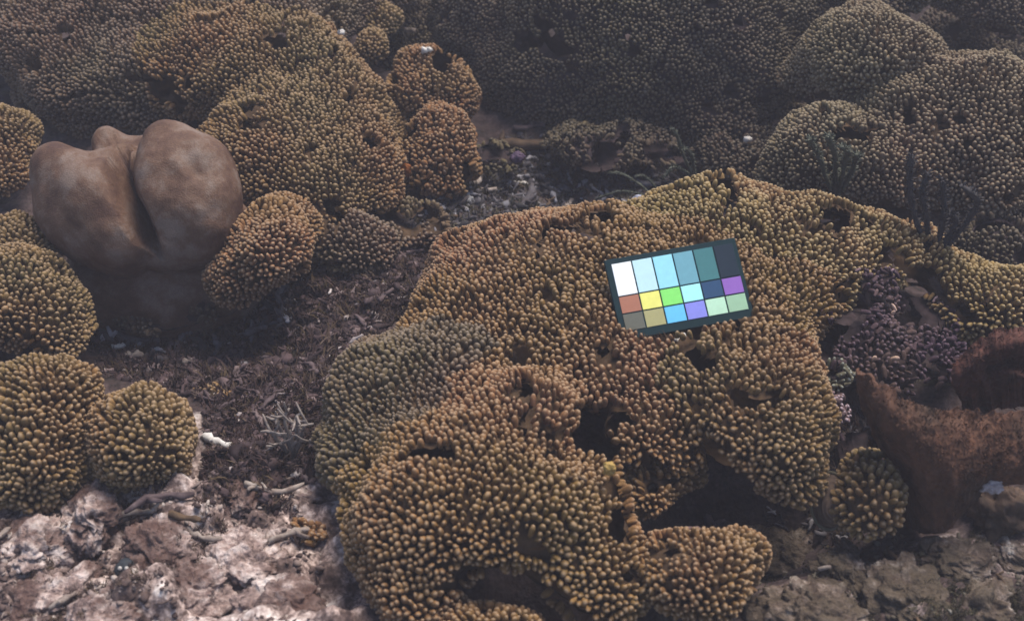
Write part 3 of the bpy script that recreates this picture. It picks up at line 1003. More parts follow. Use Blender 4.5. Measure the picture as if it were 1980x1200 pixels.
# ------------------------------------------------------------------ leathery sponges
def catmull(G, nu, nv):
    G = np.asarray(G, float)

    def interp(A, n):
        k = A.shape[0]
        ts = np.linspace(0, k - 1 - 1e-9, n)
        i = np.floor(ts).astype(int); f = (ts - i)[:, None, None]
        g = lambda j: A[np.clip(j, 0, k - 1)]
        p0, p1, p2, p3 = g(i - 1), g(i), g(i + 1), g(i + 2)
        return 0.5 * (2 * p1 + (p2 - p0) * f + (2 * p0 - 5 * p1 + 4 * p2 - p3) * f ** 2 + (3 * p1 - p0 - 3 * p2 + p3) * f ** 3)
    A = interp(G, nv)
    return interp(A.transpose(1, 0, 2), nu).transpose(1, 0, 2)


def sheet(G, nu, nv, thick, wob=0.002, seed=60, pleat=0.004):
    S_ = catmull(G, nu, nv)
    du = np.gradient(S_, axis=1); dv = np.gradient(S_, axis=0)
    N = np.cross(du, dv); N /= np.linalg.norm(N, axis=2, keepdims=True) + 1e-12
    if N[..., 2].mean() < 0:
        N = -N
    gv0 = np.linspace(0, 1, nv)[:, None]; gu0 = np.linspace(0, 1, nu)[None, :]
    E = np.stack([np.broadcast_to(gu0 * 34, (nv, nu)), np.broadcast_to(gv0 * 3, (nv, nu)), np.zeros((nv, nu))], -1)
    rag = (vn(E, 1.0, seed + 20) + 0.6 * vn(E * 2.6, 1.0, seed + 21)) * 0.0022 * np.exp(-gv0 * 14)
    S_ = S_ + rag[..., None] * np.array([0, 0, 1.0])
    fold = fbm(S_, 50, 3, seed) * wob + np.abs(vn(S_, 120, seed + 5)) * wob * 0.5
    gu, gv = np.meshgrid(np.linspace(0, 1, nu), np.linspace(0, 1, nv))
    Q = np.stack([gu * 26 + gv * 5, gv * 3.0, gu * 0], -1)
    streak = vn(Q, 1.0, seed + 9) + 0.6 * vn(Q * np.array([2.3, 1.6, 1]), 1.0, seed + 10)
    fold = fold + pleat * vn(np.stack([gu * 13 + gv * 2.5, gv * 1.5, gu * 0], -1), 1.0, seed + 12) * np.clip(1.15 - gu * 1.3, 0.1, 1)
    fold = fold + streak * wob * 0.45 + vn(S_, 420, seed + 11) * 0.0006
    top = S_ + N * fold[..., None]
    edge = np.ones((nv, nu))
    edge[0] = edge[-1] = edge[:, 0] = edge[:, -1] = 0.25
    bot = top - N * (thick * edge)[..., None]
    i = np.arange(nu * nv).reshape(nv, nu)
    q = np.stack([i[:-1, :-1], i[1:, :-1], i[1:, 1:], i[:-1, 1:]], -1).reshape(-1, 4)
    rim = np.concatenate([i[0], i[1:, -1], i[-1, -2::-1], i[-2:0:-1, 0]])
    rq = np.stack([rim, np.roll(rim, -1), np.roll(rim, -1) + nu * nv, rim + nu * nv], -1)
    return np.concatenate([top.reshape(-1, 3), bot.reshape(-1, 3)]), np.concatenate([q, q[:, ::-1] + nu * nv, rq])


def fuzz(parent, V, nu, nv, n, mat):
    """short fibres standing on the face of a sheet"""
    S_ = V[:nu * nv].reshape(nv, nu, 3)
    g = np.random.default_rng(nu)
    i, j = g.integers(0, nv - 1, n), g.integers(0, nu - 1, n)
    a, b_ = g.uniform(0, 1, (n, 1)), g.uniform(0, 1, (n, 1))
    p = S_[i, j] * (1 - a) * (1 - b_) + S_[i + 1, j] * a * (1 - b_) + S_[i, j + 1] * (1 - a) * b_ + S_[i + 1, j + 1] * a * b_
    N = np.cross(S_[i, j + 1] - S_[i, j], S_[i + 1, j] - S_[i, j])
    N /= np.linalg.norm(N, axis=1, keepdims=True) + 1e-12
    N *= np.where(N[:, 2:3] < 0, -1, 1)
    N = N + g.normal(size=(n, 3)) * 0.55
    R = basis(N, g.uniform(0, 6.28, n))
    l = g.uniform(0.0008, 0.0024, n)
    pv = np.array([(-0.14, 0, 0), (0.14, 0, 0), (0.12, 0.1, 0.6), (-0.12, 0.1, 0.6), (0, 0.3, 1.0)])
    vv, ff, aa = merge([(pv, np.array([(0, 1, 2), (0, 2, 3), (3, 2, 4)]), {})], np.zeros(n, int), p, R, np.stack([l, l, l], 1))
    o_ = obj('sponge_fibres', mesh_np('sponge_fibres', vv, ff, mat), parent)
    o_['kind'] = 'stuff'


def net(rows):
    return [[at(u, v, z) for u, v, z in r] for r in rows]


def sponge_mat(name, c1, c2, c3):
    m, t, b_ = new_mat(name, 0.75)
    n1 = nnoise(t, 30, 5.0, 0.6, stretch=(1.0, 0.45, 0.6))
    n2 = nnoise(t, 170, 4.0, 0.65, stretch=(1.0, 0.5, 0.5))
    c = ramp(t, n1.outputs['Fac'], [(0.33, c1), (0.5, c2), (0.66, c3)]).outputs['Color']
    c = mix(t, c, ramp(t, n2.outputs['Fac'], [(0.3, (0.55, 0.55, 0.55)), (0.55, (1, 1, 1)), (0.72, (1.6, 1.5, 1.4))]).outputs['Color'], 1.0, 'MULTIPLY')
    t.links.new(c, b_.inputs['Base Color'])
    bump(t, b_, n2.outputs['Fac'], 0.7, 0.0016)
    return m


M_SP = sponge_mat('red_brown_sponge', (0.048, 0.028, 0.019), (0.088, 0.041, 0.025), (0.122, 0.058, 0.036))
M_SP2 = sponge_mat('dark_red_sponge', (0.045, 0.020, 0.016), (0.075, 0.028, 0.020), (0.095, 0.042, 0.030))
v, f = sheet(net([
    [(1650, 722, 0.088), (1715, 748, 0.092), (1785, 785, 0.086), (1860, 793, 0.080), (1930, 797, 0.078), (2030, 790, 0.075)],
    [(1662, 765, 0.070), (1722, 800, 0.085), (1800, 830, 0.080), (1870, 835, 0.074), (1940, 840, 0.070), (2030, 840, 0.068)],
    [(1690, 830, 0.045), (1745, 862, 0.066), (1812, 885, 0.068), (1880, 885, 0.065), (1940, 878, 0.062), (2030, 875, 0.060)],
    [(1722, 905, 0.018), (1775, 935, 0.036), (1828, 945, 0.046), (1880, 930, 0.050), (1930, 912, 0.052), (2030, 905, 0.05)],
    [(1748, 1010, -0.015), (1795, 1030, 0.0), (1838, 1020, 0.012), (1872, 975, 0.026), (1915, 942, 0.034), (2030, 930, 0.034)]]), 170, 120, 0.0030, 0.0015)
o = obj('leaf_sponge', mesh_np('leaf_sponge', v, f, M_SP))
tag(o, 'broad red brown leaf shaped sponge with a pointed horn on its left', 'sponge')
fuzz(o, v, 170, 120, 5200, M_SP)
v, f = sheet(net([
    [(1838, 742, 0.02), (1850, 690, 0.050), (1905, 648, 0.070), (1960, 636, 0.075), (2050, 630, 0.075)],
    [(1845, 760, 0.02), (1870, 715, 0.055), (1915, 680, 0.070), (1960, 668, 0.072), (2050, 665, 0.07)],
    [(1855, 775, 0.01), (1885, 735, 0.045), (1925, 705, 0.052), (1965, 702, 0.045), (2050, 700, 0.045)],
    [(1865, 790, 0.0), (1905, 755, 0.035), (1945, 728, 0.050), (1985, 730, 0.052), (2050, 735, 0.05)],
    [(1880, 805, -0.02), (1920, 795, 0.0), (1955, 790, 0.01), (1990, 790, 0.012), (2050, 795, 0.01)]]), 130, 110, 0.0030, 0.002, 77)
o = obj('folded_sponge', mesh_np('folded_sponge', v, f, M_SP2))
tag(o, 'dark red folded sponge at the right edge above the leaf shaped one', 'sponge')
fuzz(o, v, 130, 110, 3000, M_SP2)

# lumpy brown sponge under the leaf, with a hole, and a lilac crust on it
def lump(name, u, v, z, r, a, bb, mat, label, cat, seed, amp=0.18, group=None, nu=40, nv=26, freq=2.2, dz=0.0):
    c = at(u, v, z)
    R = r * depth(c) / F_PX
    vv, ff = uvsphere(nu, nv)
    p = vv * np.array([R, R * a, R * bb])
    q = vv * freq
    p = p * (1 + amp * fbm(q + seed * 3.3, 1.0, 3, seed))[:, None]
    o_ = obj(name, mesh_np(name, p, ff, mat), None, c)
    return tag(o_, label, cat, group)


M_SP3 = sponge_mat('brown_sponge', (0.050, 0.032, 0.022), (0.085, 0.052, 0.036), (0.11, 0.075, 0.05))
lump('lump_sponge', 1935, 985, 0.008, 62, 0.9, 0.7, M_SP3, 'lumpy brown sponge under the edge of the leaf shaped sponge', 'sponge', 5, 0.3, nu=60, nv=40, freq=2.6)
M_LIL = simple_mat('lilac_crust', (0.21, 0.165, 0.155), (0.46, 0.385, 0.385), 220)
lump('lilac_crust', 1915, 938, 0.038, 24, 0.7, 0.45, M_LIL, 'pale lilac crust below the lower edge of the leaf sponge', 'crust', 8, 0.35)

# ------------------------------------------------------------------ oval shell
def shell():
    c = at(1603, 968, 0.012)
    k_ = depth(c) / F_PX
    n = Vector((-0.05, -0.75, 0.66)).normalized()
    nu, nv = 40, 40
    V, Fc = [(0, 0, 0.016)], []
    for j in range(1, nv + 1):
        s = j / nv
        for i in range(nu):
            a = 2 * math.pi * i / nu
            rx, ry = 33 * k_, 52 * k_
            h = 0.016 * math.sqrt(max(0, 1 - s * s)) + 0.0006 * math.cos(s * 30 + 0.9 * math.sin(a + 0.7) + 0.4 * math.sin(3 * a)) * s
            V.append((rx * s * math.cos(a), ry * s * math.sin(a) - 0.004 * (1 - s), h))
    for i in range(nu):
        Fc.append((0, 1 + i, 1 + (i + 1) % nu))
    for j in range(nv - 1):
        for i in range(nu):
            a_, b_ = 1 + j * nu + i, 1 + j * nu + (i + 1) % nu
            Fc += [(a_, a_ + nu, b_ + nu), (a_, b_ + nu, b_)]
    m = simple_mat('brown_shell', (0.050, 0.034, 0.026), (0.13, 0.085, 0.06), 90)
    root = tag(empty('oval_shell', c), 'dark brown oval ribbed shell wedged beside the small coral cushion', 'shell')
    root.rotation_euler = n.to_track_quat('Z', 'Y').to_euler()
    obj('shell_valve', mesh_np('shell_valve', V, Fc, m), root)
    ring = [(35 * k_ * math.cos(a), 55 * k_ * math.sin(a), 0.0) for a in np.linspace(0, 2 * math.pi, 41)]
    tv, tf = tube(ring, 0.0011, 6, False)
    obj('shell_rim', mesh_np('shell_rim', tv, tf, simple_mat('shell_rim', (0.09, 0.08, 0.05), (0.17, 0.14, 0.09), 120)), root)


shell()

# ------------------------------------------------------------------ sea rods
M_ROD = simple_mat('sea_rod_grey', (0.030, 0.027, 0.030), (0.062, 0.055, 0.056), 260)
M_ROD2 = simple_mat('sea_rod_green', (0.060, 0.066, 0.048), (0.105, 0.105, 0.080), 260)


def rods(name, root_uvz, tips, mat, label, r0=0.0035, cat='soft coral'):
    p0 = at(*root_uvz)
    root = tag(empty(name, p0), label, cat)
    for (u, v, z, bend) in tips:
        p1 = at(u, v, z)
        pts = []
        for s in np.linspace(0, 1, 12):
            q = p0 * (1 - s) + p1 * s
            q = q + np.array([bend * math.sin(s * math.pi), 0, 0.012 * math.sin(s * math.pi)])
            q = q + np.array([0.0016 * math.sin(9 * s + u), 0, 0]) * s
            pts.append(q - p0)
        rad = np.linspace(r0 * 0.8, r0, 12); rad[-3:] = r0 * np.array([1.0, 0.85, 0.5]); rad[0] *= 1.2
        v_, f_ = tube(pts, rad * 0.55, 7)
        g_ = np.random.default_rng(int(u))
        v_ = v_ + g_.normal(size=v_.shape) * r0 * 0.08
        hair = [(v_, f_)]
        pa = np.array(pts)
        for _ in range(260):
            s_ = g_.uniform(0.05, 10.98); i_ = int(s_)
            b0 = pa[i_] * (1 - s_ + i_) + pa[min(i_ + 1, 11)] * (s_ - i_)
            d_ = g_.normal(size=3); d_[2] = abs(d_[2]) * 0.5 + 0.2; d_ /= np.linalg.norm(d_)
            b0 = b0 + d_ * rad[i_] * 0.45
            w_ = np.cross(d_, g_.normal(size=3)); w_ = w_ / np.linalg.norm(w_) * r0 * 0.13
            l_ = r0 * g_.uniform(0.5, 1.0)
            hair.append((np.array([b0 - w_, b0 + w_, b0 + d_ * l_ * 0.7 + w_ * 0.8, b0 + d_ * l_ * 0.7 - w_ * 0.8, b0 + d_ * l_]), np.array([(0, 1, 2), (0, 2, 3), (3, 2, 4)])))
        v_, f_ = join(hair)
        obj('rod', mesh_np('rod', v_, f_, mat), root)


rods('sea_rod', (1803, 505, 0.03), [(1768, 300, 0.115, -0.012), (1790, 335, 0.105, -0.006), (1815, 345, 0.10, 0.004), (1862, 360, 0.105, 0.016), (1832, 410, 0.08, 0.008)], M_ROD,
     'dark grey sea rod with five upright fingers on the crest of the olive ridge', 0.0042)
rods('sea_rod', (1615, 385, 0.02), [(1568, 268, 0.09, -0.006), (1600, 262, 0.095, 0.0), (1628, 285, 0.09, 0.004), (1652, 300, 0.08, 0.006)], M_ROD2,
     'greenish grey sea rod with upright fingers behind the olive ridge', 0.0042)
rods('sea_rod', (1345, 352, 0.02), [(1303, 250, 0.085, -0.006), (1318, 290, 0.06, 0.0), (1282, 345, 0.035, -0.004)], M_ROD2,
     'thin pale green sea rod rising in front of the dark slope', 0.0026)
rods('sea_whip', (1285, 405, 0.005), [(1175, 335, 0.03, -0.004), (1225, 342, 0.035, 0.0), (1150, 385, 0.012, 0.0)], M_ROD2,
     'straggling green sea whip lying behind the lilac blob', 0.002)

# ------------------------------------------------------------------ rubble
def frag_pts(L, seed, bend=0.35, n=7):
    r = np.random.default_rng(seed)
    a = r.uniform(-bend, bend, 3)
    s = np.linspace(-0.5, 0.5, n)
    return np.stack([s * L, a[0] * L * (s * s * 4 - 0.5) * 0.5 + r.normal(size=n) * L * 0.022, a[1] * L * (s * s * 4 - 0.5) * 0.3], 1)


def frag_mesh(L, rad, seed, branch=1):
    """a broken crooked coral branch with a stub or two"""
    r = np.random.default_rng(seed)
    pts = frag_pts(L, seed)
    rr = rad * r.uniform(0.62, 1.25, 7); rr[0] *= 0.8; rr[-1] *= 0.7
    parts = [tube(pts, rr, 6)]
    for _ in range(branch):
        i = int(r.integers(1, 6))
        d = np.array([r.uniform(-0.6, 0.6), r.choice([-1, 1]) * r.uniform(0.5, 1), r.uniform(0, 0.8)]); d /= np.linalg.norm(d)
        l = L * r.uniform(0.18, 0.42)
        parts.append(tube([pts[i], pts[i] + d * l * 0.5, pts[i] + d * l + np.array([l * 0.15, 0, 0])], [rad * 0.8, rad * 0.7, rad * 0.45], 5))
    v, f = join(parts)
    return v + r.normal(size=v.shape) * rad * 0.16, f


FRAG = []
for k in range(10):
    FRAG.append(frag_mesh(1.0, 0.075 + 0.015 * (k % 4), 300 + k, k % 3))
ICO = uvsphere(6, 4)
CHIPS = []
for k in range(6):
    r_ = np.random.default_rng(500 + k)
    CHIPS.append((ICO[0] * np.array([1, r_.uniform(0.55, 0.9), r_.uniform(0.35, 0.7)]) * (1 + r_.normal(size=(len(ICO[0]), 1)) * 0.16), ICO[1]))


def inpoly(u, v, poly):
    c = False
    j = len(poly) - 1
    for i in range(len(poly)):
        if (poly[i][1] > v) != (poly[j][1] > v) and u < (poly[j][0] - poly[i][0]) * (v - poly[i][1]) / (poly[j][1] - poly[i][1]) + poly[i][0]:
            c = not c
        j = i
    return c


GX, GY = np.linspace(-0.9, 0.9, 241), np.linspace(0.2, 2.0, 241)
GZ = ground(*np.meshgrid(GX, GY))


def ground_fast(x, y):
    i = min(240, max(0, int(round((y - 0.2) / 1.8 * 240)))); j = min(240, max(0, int(round((x + 0.9) / 1.8 * 240))))
    return GZ[i, j]


STRIP = [(545, 945), (640, 925), (690, 1060), (720, 1320), (600, 1320), (625, 1060), (600, 1010)]


def floor_points(n, poly, seed, protect=True):
    r = np.random.default_rng(seed)
    us = [p[0] for p in poly]; vs = [p[1] for p in poly]
    out = []
    tries = 0
    while len(out) < n and tries < n * 40:
        tries += 1
        u, v = r.uniform(min(us), max(us)), r.uniform(min(vs), max(vs))
        if not inpoly(u, v, poly):
            continue
        if protect and inpoly(u, v, STRIP):
            continue
        z = 0.0
        for _ in range(4):
            p = at(u, v, z)
            z = float(ground_fast(p[0], p[1]))
        out.append((p[0], p[1]))
    out = np.array(out)
    return np.stack([out[:, 0], out[:, 1], ground(out[:, 0], out[:, 1])], 1)


TROUGH = [(160, 640), (420, 560), (620, 520), (860, 440), (850, 560), (640, 720), (630, 1000), (400, 960), (400, 780), (190, 720)]
PALEP = [(-120, 1010), (160, 960), (400, 900), (640, 900), (700, 1320), (-120, 1320)]
RIGHTP = [(1450, 1060), (1560, 990), (1800, 1050), (2100, 980), (2100, 1320), (1430, 1320)]
VALLEY = [(780, 440), (860, 330), (1000, 280), (1350, 300), (1330, 380), (1180, 430), (880, 470)]
GAPP = [(1540, 800), (1700, 760), (1760, 900), (1640, 1060), (1480, 1040), (1440, 960)]
SHADE = [(130, 480), (560, 520), (600, 620), (300, 700), (160, 640)]


def scatter(name, label, protos, n, poly, size, mat, seed, sink=0.2, flat_=0.35, kind='stuff', clump=None):
    P = floor_points(n, poly, seed)
    if clump is not None:
        P = P[vn(P * np.array([1, 1, 0]), 34, seed) + 0.5 * vn(P * np.array([1, 1, 0]), 80, seed) > clump]
    r = np.random.default_rng(seed + 1)
    m_ = len(P)
    N = np.stack([r.normal(size=m_) * flat_, r.normal(size=m_) * flat_, np.ones(m_)], 1)
    R = basis(N, r.uniform(0, 6.28, m_))
    s = r.uniform(size[0], size[1], m_) * r.choice([1, 1, 1, 1.5], m_)
    SC = np.stack([s, s, s], 1)
    P = P + np.array([0, 0, 1.0]) * (s * 0.12)[:, None] * (1 - sink)
    which = r.integers(0, len(protos), m_)
    v, f, a = merge([(x[0], x[1], {}) for x in protos], which, P, R, SC)
    o_ = obj(name, mesh_np(name, v, f, mat, True, {'rnd': a['rnd']}))
    tag(o_, label, kind=kind)
    return o_


MR_TROUGH = rubble_mat('trough_rubble', [(0.0, (0.022, 0.014, 0.015)), (0.5, (0.050, 0.033, 0.034)), (0.80, (0.085, 0.055, 0.056)), (0.95, (0.17, 0.125, 0.12)), (1.0, (0.46, 0.40, 0.38))])
MR_PALE = rubble_mat('pale_rubble', [(0.0, (0.05, 0.032, 0.030)), (0.45, (0.11, 0.075, 0.066)), (0.8, (0.22, 0.165, 0.145)), (1.0, (0.42, 0.35, 0.31))])
MR_GREY = rubble_mat('grey_rubble', [(0.0, (0.030, 0.024, 0.018)), (0.45, (0.070, 0.056, 0.040)), (0.8, (0.115, 0.095, 0.070)), (0.97, (0.18, 0.16, 0.13)), (1.0, (0.36, 0.33, 0.28))])
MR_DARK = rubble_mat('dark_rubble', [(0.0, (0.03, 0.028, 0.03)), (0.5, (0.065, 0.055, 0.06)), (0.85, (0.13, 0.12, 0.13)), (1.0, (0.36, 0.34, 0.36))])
scatter('coral_rubble', 'mauve brown broken coral bits in the trough', FRAG, 1000, TROUGH, (0.004, 0.012), MR_TROUGH, 901)
scatter('crusted_lumps', 'mauve brown crusted lumps in the trough', CHIPS, 420, TROUGH, (0.002, 0.005), MR_TROUGH, 931, 0.9)
scatter('coral_grit', 'fine mauve grit in the trough', CHIPS, 3000, TROUGH, (0.0010, 0.0030), MR_TROUGH, 902)
scatter('coral_rubble', 'pale broken coral bits on the rubble slope at lower left', FRAG, 150, PALEP, (0.003, 0.009), MR_PALE, 903, 1.4)
scatter('coral_grit', 'pale grit on the rubble slope at lower left', CHIPS, 1800, PALEP, (0.0006, 0.0024), MR_PALE, 904, 0.9)
scatter('coral_rubble', 'grey brown broken coral bits at lower right', FRAG, 160, RIGHTP, (0.003, 0.008), MR_GREY, 905, 1.2)
scatter('coral_grit', 'grey grit at lower right', CHIPS, 900, RIGHTP, (0.0005, 0.0018), MR_GREY, 906)
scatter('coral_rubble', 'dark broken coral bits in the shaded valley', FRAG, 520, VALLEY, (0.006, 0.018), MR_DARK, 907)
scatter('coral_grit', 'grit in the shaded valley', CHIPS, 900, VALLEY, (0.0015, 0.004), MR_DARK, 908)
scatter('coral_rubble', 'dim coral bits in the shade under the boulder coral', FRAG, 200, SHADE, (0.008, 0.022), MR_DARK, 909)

# tufts of turf algae (short bent blades)
BL = []
for k in range(4):
    r_ = np.random.default_rng(700 + k)
    q = []
    for _ in range(7):
        a = r_.uniform(0, 6.28); l = r_.uniform(0.5, 1.0); o2 = r_.normal(size=2) * 0.25
        d = np.array([math.cos(a), math.sin(a), 0])
        b0 = np.array([o2[0], o2[1], 0]); w_ = np.array([-d[1], d[0], 0]) * 0.07
        m1 = b0 + d * 0.25 * l + np.array([0, 0, 0.55 * l]); tp = b0 + d * 0.7 * l + np.array([0, 0, 0.9 * l])
        q.append((np.array([b0 - w_, b0 + w_, m1 + w_ * 0.8, m1 - w_ * 0.8, tp]), np.array([(0, 1, 2), (0, 2, 3), (3, 2, 4)])))
    BL.append(join(q))
MT1 = rubble_mat('turf_mauve', [(0.0, (0.030, 0.018, 0.018)), (0.5, (0.062, 0.036, 0.032)), (0.8, (0.085, 0.058, 0.030)), (1.0, (0.12, 0.085, 0.08))])
MT2 = rubble_mat('turf_olive', [(0.0, (0.030, 0.027, 0.016)), (0.5, (0.070, 0.054, 0.030)), (0.8, (0.09, 0.076, 0.045)), (1.0, (0.15, 0.135, 0.10))])
scatter('turf_algae', 'mauve brown turf in the trough', BL, 2600, TROUGH, (0.003, 0.008), MT1, 921, 1.0)
scatter('turf_algae', 'red brown turf patches on the pale slope', BL, 6500, PALEP, (0.0012, 0.0038), MT1, 922, 1.0, clump=0.22)
scatter('turf_algae', 'olive turf on the grey rubble at lower right', BL, 6500, RIGHTP, (0.0012, 0.0036), MT2, 923, 1.0, clump=0.05)
scatter('coral_rubble', 'dark bits in the gap beside the oval shell', FRAG, 220, GAPP, (0.004, 0.010), MR_DARK, 911, 0.6)
scatter('turf_algae', 'dim turf in the gap beside the oval shell', BL, 700, GAPP, (0.002, 0.006), MT1, 925, 1.0)
scatter('turf_algae', 'dim turf in the valley', BL, 900, VALLEY, (0.003, 0.008), MT2, 924, 1.0)


def fragment(name, u, v, L_px, ang, rad, mat, label, seed, group=None, cat='coral fragment', lift=0.3, branch=1, on=False, tilt=0.1):
    p, n, _ = hit(u, v) if on else hit(u, v, [])
    L = L_px * depth(p) / F_PX
    vv, ff = frag_mesh(L, rad * L, seed, branch)
    o_ = obj(name, mesh_np(name, vv, ff, mat), None, p + np.array([0, 0, rad * L * lift]))
    o_.rotation_euler = (random.uniform(-0.2, 0.2), tilt, ang)
    return tag(o_, label, cat, group)


R_ = math.radians
fragment('coral_fragment', 420, 860, 60, R_(-25), 0.14, M_WHITE, 'chunky white coral fragment beside the domed coral on the rubble', 1, lift=1.2)
fragment('coral_fragment', 280, 1003, 120, R_(14), 0.07, M_PALE, 'long pale coral stick lying along the top of the pale slope', 2, lift=1.6, branch=0)
fragment('coral_fragment', 310, 975, 130, R_(22), 0.06, M_MAUVE, 'long mauve coral stick behind the pale one on the slope', 3, lift=1.6, branch=1)
fragment('coral_fragment', 395, 1040, 70, R_(-15), 0.09, M_PALE, 'short pale stick with a dark underside in the middle of the slope', 4, lift=1.4, branch=0)
fragment('coral_fragment', 530, 950, 110, R_(3), 0.07, M_PALE, 'thin pale stick at the top of the slope below the dead bush', 5, lift=1.4)
fragment('coral_fragment', 560, 1040, 80, R_(30), 0.09, M_PALE, 'forked pale stick at the right side of the pale slope', 6, lift=1.4, branch=2)
fragment('coral_fragment', 360, 1005, 60, R_(-10), 0.12, M_BROWNF, 'rusty brown stub between the sticks on the slope', 7, lift=1.3, branch=0)
fragment('coral_fragment', 905, 390, 18, 0.4, 0.45, M_WHITE, 'tiny bright white coral chip low in the valley', 8, lift=0.6, branch=0)
fragment('coral_fragment', 925, 352, 44, R_(80), 0.14, M_PALE, 'pale upright chip just above the bright white chip', 9, lift=1.0)
fragment('coral_fragment', 945, 372, 30, R_(10), 0.2, M_PALE, 'pale chip right of the upright one in the valley', 10, lift=1.0, branch=0)
fragment('coral_fragment', 1002, 357, 36, R_(4), 0.11, M_WHITE, 'thin whitish stick in the dark valley', 11, lift=1.0, branch=0)
fragment('coral_fragment', 1100, 400, 32, R_(70), 0.18, M_PALE, 'pale upright stub at the rear rim of the card coral', 12, lift=1.3, branch=0)
fragment('coral_fragment', 1020, 250, 62, R_(40), 0.08, M_MAUVE, 'slanting grey dead branch at the foot of the shaded slope', 13, lift=1.5, branch=2)
fragment('coral_fragment', 1010, 292, 120, R_(6), 0.08, M_BROWNF, 'long brown dead branch across the valley', 14, lift=1.6, branch=1)
fragment('coral_fragment', 825, 100, 18, 0.5, 0.4, M_WHITE, 'white chip on top of the ragged coral tuft', 15, on=True, lift=0.4, branch=0)
fragment('coral_fragment', 1315, 658, 28, R_(50), 0.24, M_WHITE, 'white chip under the lower edge of the color chart', 16, on=True, lift=0.9, branch=0)
fragment('coral_fragment', 232, 673, 22, 0.3, 0.3, M_WHITE, 'bright white chip at the edge of the boulder coral shade', 17, lift=0.8, branch=0)
fragment('coral_fragment', 260, 690, 34, 0.1, 0.2, M_PALE, 'pale pair like chip right below the bright chip', 18, lift=0.8, branch=1)
fragment('coral_fragment', 365, 702, 20, 0.2, 0.3, M_PALE, 'lone pale chip in the rubble under the boulder coral', 19, lift=0.8, branch=0)
fragment('coral_fragment', 200, 573, 34, R_(-10), 0.16, M_MAUVE, 'grey chip in the darkest shade under the boulder coral', 20, lift=0.9)
fragment('coral_fragment', 1445, 272, 14, 0.5, 0.45, M_WHITE, 'white speck at the left foot of the grey brown lobes', 21, on=True, lift=0.5, branch=0)
fragment('coral_fragment', 1905, 905, 40, R_(35), 0.12, M_BROWNF, 'short brown stub on the lower part of the leaf sponge', 22, on=True, lift=0.4, branch=0)
fragment('coral_fragment', 660, 65, 12, 0.5, 0.45, M_WHITE, 'white speck in the cavity near the top edge', 23, on=True, lift=0.5, branch=0)
fragment('coral_fragment', 790, 62, 22, 0.1, 0.3, M_PALE, 'pale chip in the dark cavity left of the shaded slope', 24, on=True, lift=0.5, branch=0)
fragment('coral_fragment', 1700, 1108, 46, R_(-20), 0.14, M_PALE, 'pale stub among the grey rubble at lower right', 25, lift=1.0)
fragment('coral_fragment', 1610, 1100, 60, R_(15), 0.11, M_PALE, 'bent pale stub in grey rubble left of the other one', 26, lift=1.0)
fragment('coral_fragment', 1930, 1060, 50, R_(-30), 0.14, M_MAUVE, 'greyish stub in rubble under the lumpy sponge', 27, lift=1.0)
fragment('coral_fragment', 1385, 1035, 70, R_(-55), 0.12, M_MAUVE, 'lilac dead branch sticking out above the separate coral clump', 28, lift=2.0, branch=2)
fragment('coral_fragment', 1090, 935, 90, R_(20), 0.06, M_BROWNF, 'brown twig lying across the domed front clump', 29, on=True, lift=1.6, branch=0)

MARKS = [[(230, 680, 'at the edge of the boulder coral shade'), (420, 640, 'below the boulder coral'), (520, 640, 'under the dotted knob'), (700, 560, 'at the far end of the trough'), (560, 850, 'by the dead bush'),
          (430, 820, 'beside the domed coral'), (640, 720, 'at the rear foot of the front clump'), (520, 730, 'in the middle of the trough'), (560, 940, 'where the trough meets the pale slope')],
         [(60, 1040, 'at the left edge of the pale slope'), (300, 1010, 'near the long pale stick'), (250, 1110, 'round the spotted nub'), (100, 1170, 'near the bottom left corner'), (430, 1100, 'mid pale slope'),
          (500, 960, 'at the top of the pale slope'), (610, 1030, 'by the orange brown sprig'), (560, 1170, 'at the bottom of the pale slope')],
         [(1500, 1080, 'beside the separate round clump'), (1610, 1050, 'under the oval shell'), (1720, 1090, 'below the small cushion'), (1850, 1070, 'below the leaf sponge'), (1950, 1100, 'at the right edge'),
          (1600, 1170, 'at the bottom edge'), (1850, 1170, 'near the bottom right corner')],
         [(850, 420, 'by the bright white chip'), (940, 350, 'below the ragged tufts'), (1020, 300, 'under the brown branch'), (1120, 330, 'in the middle of the valley'), (1250, 330, 'by the sea whip'), (1100, 400, 'along the rear rim of the card coral')]]
GROUPN = ['in the trough', 'on the lower left slope', 'in the lower right rubble', 'in the valley']
k = 0
for reg, npc, mat_, word in ((TROUGH, 40, M_MAUVE, 'mauve dead coral twig'), (PALEP, 18, M_PALE, 'pale dead coral twig'),
                             (RIGHTP, 18, M_BROWNF, 'brown dead coral twig'), (VALLEY, 18, M_BROWNF, 'dim dead coral twig')):
    P = floor_points(npc, reg, 1300 + k)
    shared = [mesh_np('coral_branch', *frag_mesh(0.015, 0.0011 + 0.0002 * j, 1400 + k * 10 + j, j % 3), mat_) for j in range(5)]
    for i, p in enumerate(P):
        o_ = obj('coral_branch', shared[i % 5], None, p + np.array([0, 0, 0.0025]))
        o_.rotation_euler = (random.uniform(-0.3, 0.3), random.uniform(-0.3, 0.3), random.uniform(0, 6.28))
        sc = random.uniform(0.6, 1.3)
        o_.scale = (sc, sc, sc)
        pu, pv, _ = project(p)
        near = min(MARKS[k], key=lambda q: (q[0] - pu) ** 2 + (q[1] - pv) ** 2)[2]
        look = ('tiny ' if sc < 0.8 else 'long ' if sc > 1.1 else 'short ') + ('plain ', 'forked ', 'twice forked ')[(i % 5) % 3]
        tag(o_, look + word + ' ' + near, 'coral fragment', 'dead ' + word.split('dead ')[1] + 's ' + GROUPN[k])
    k += 1

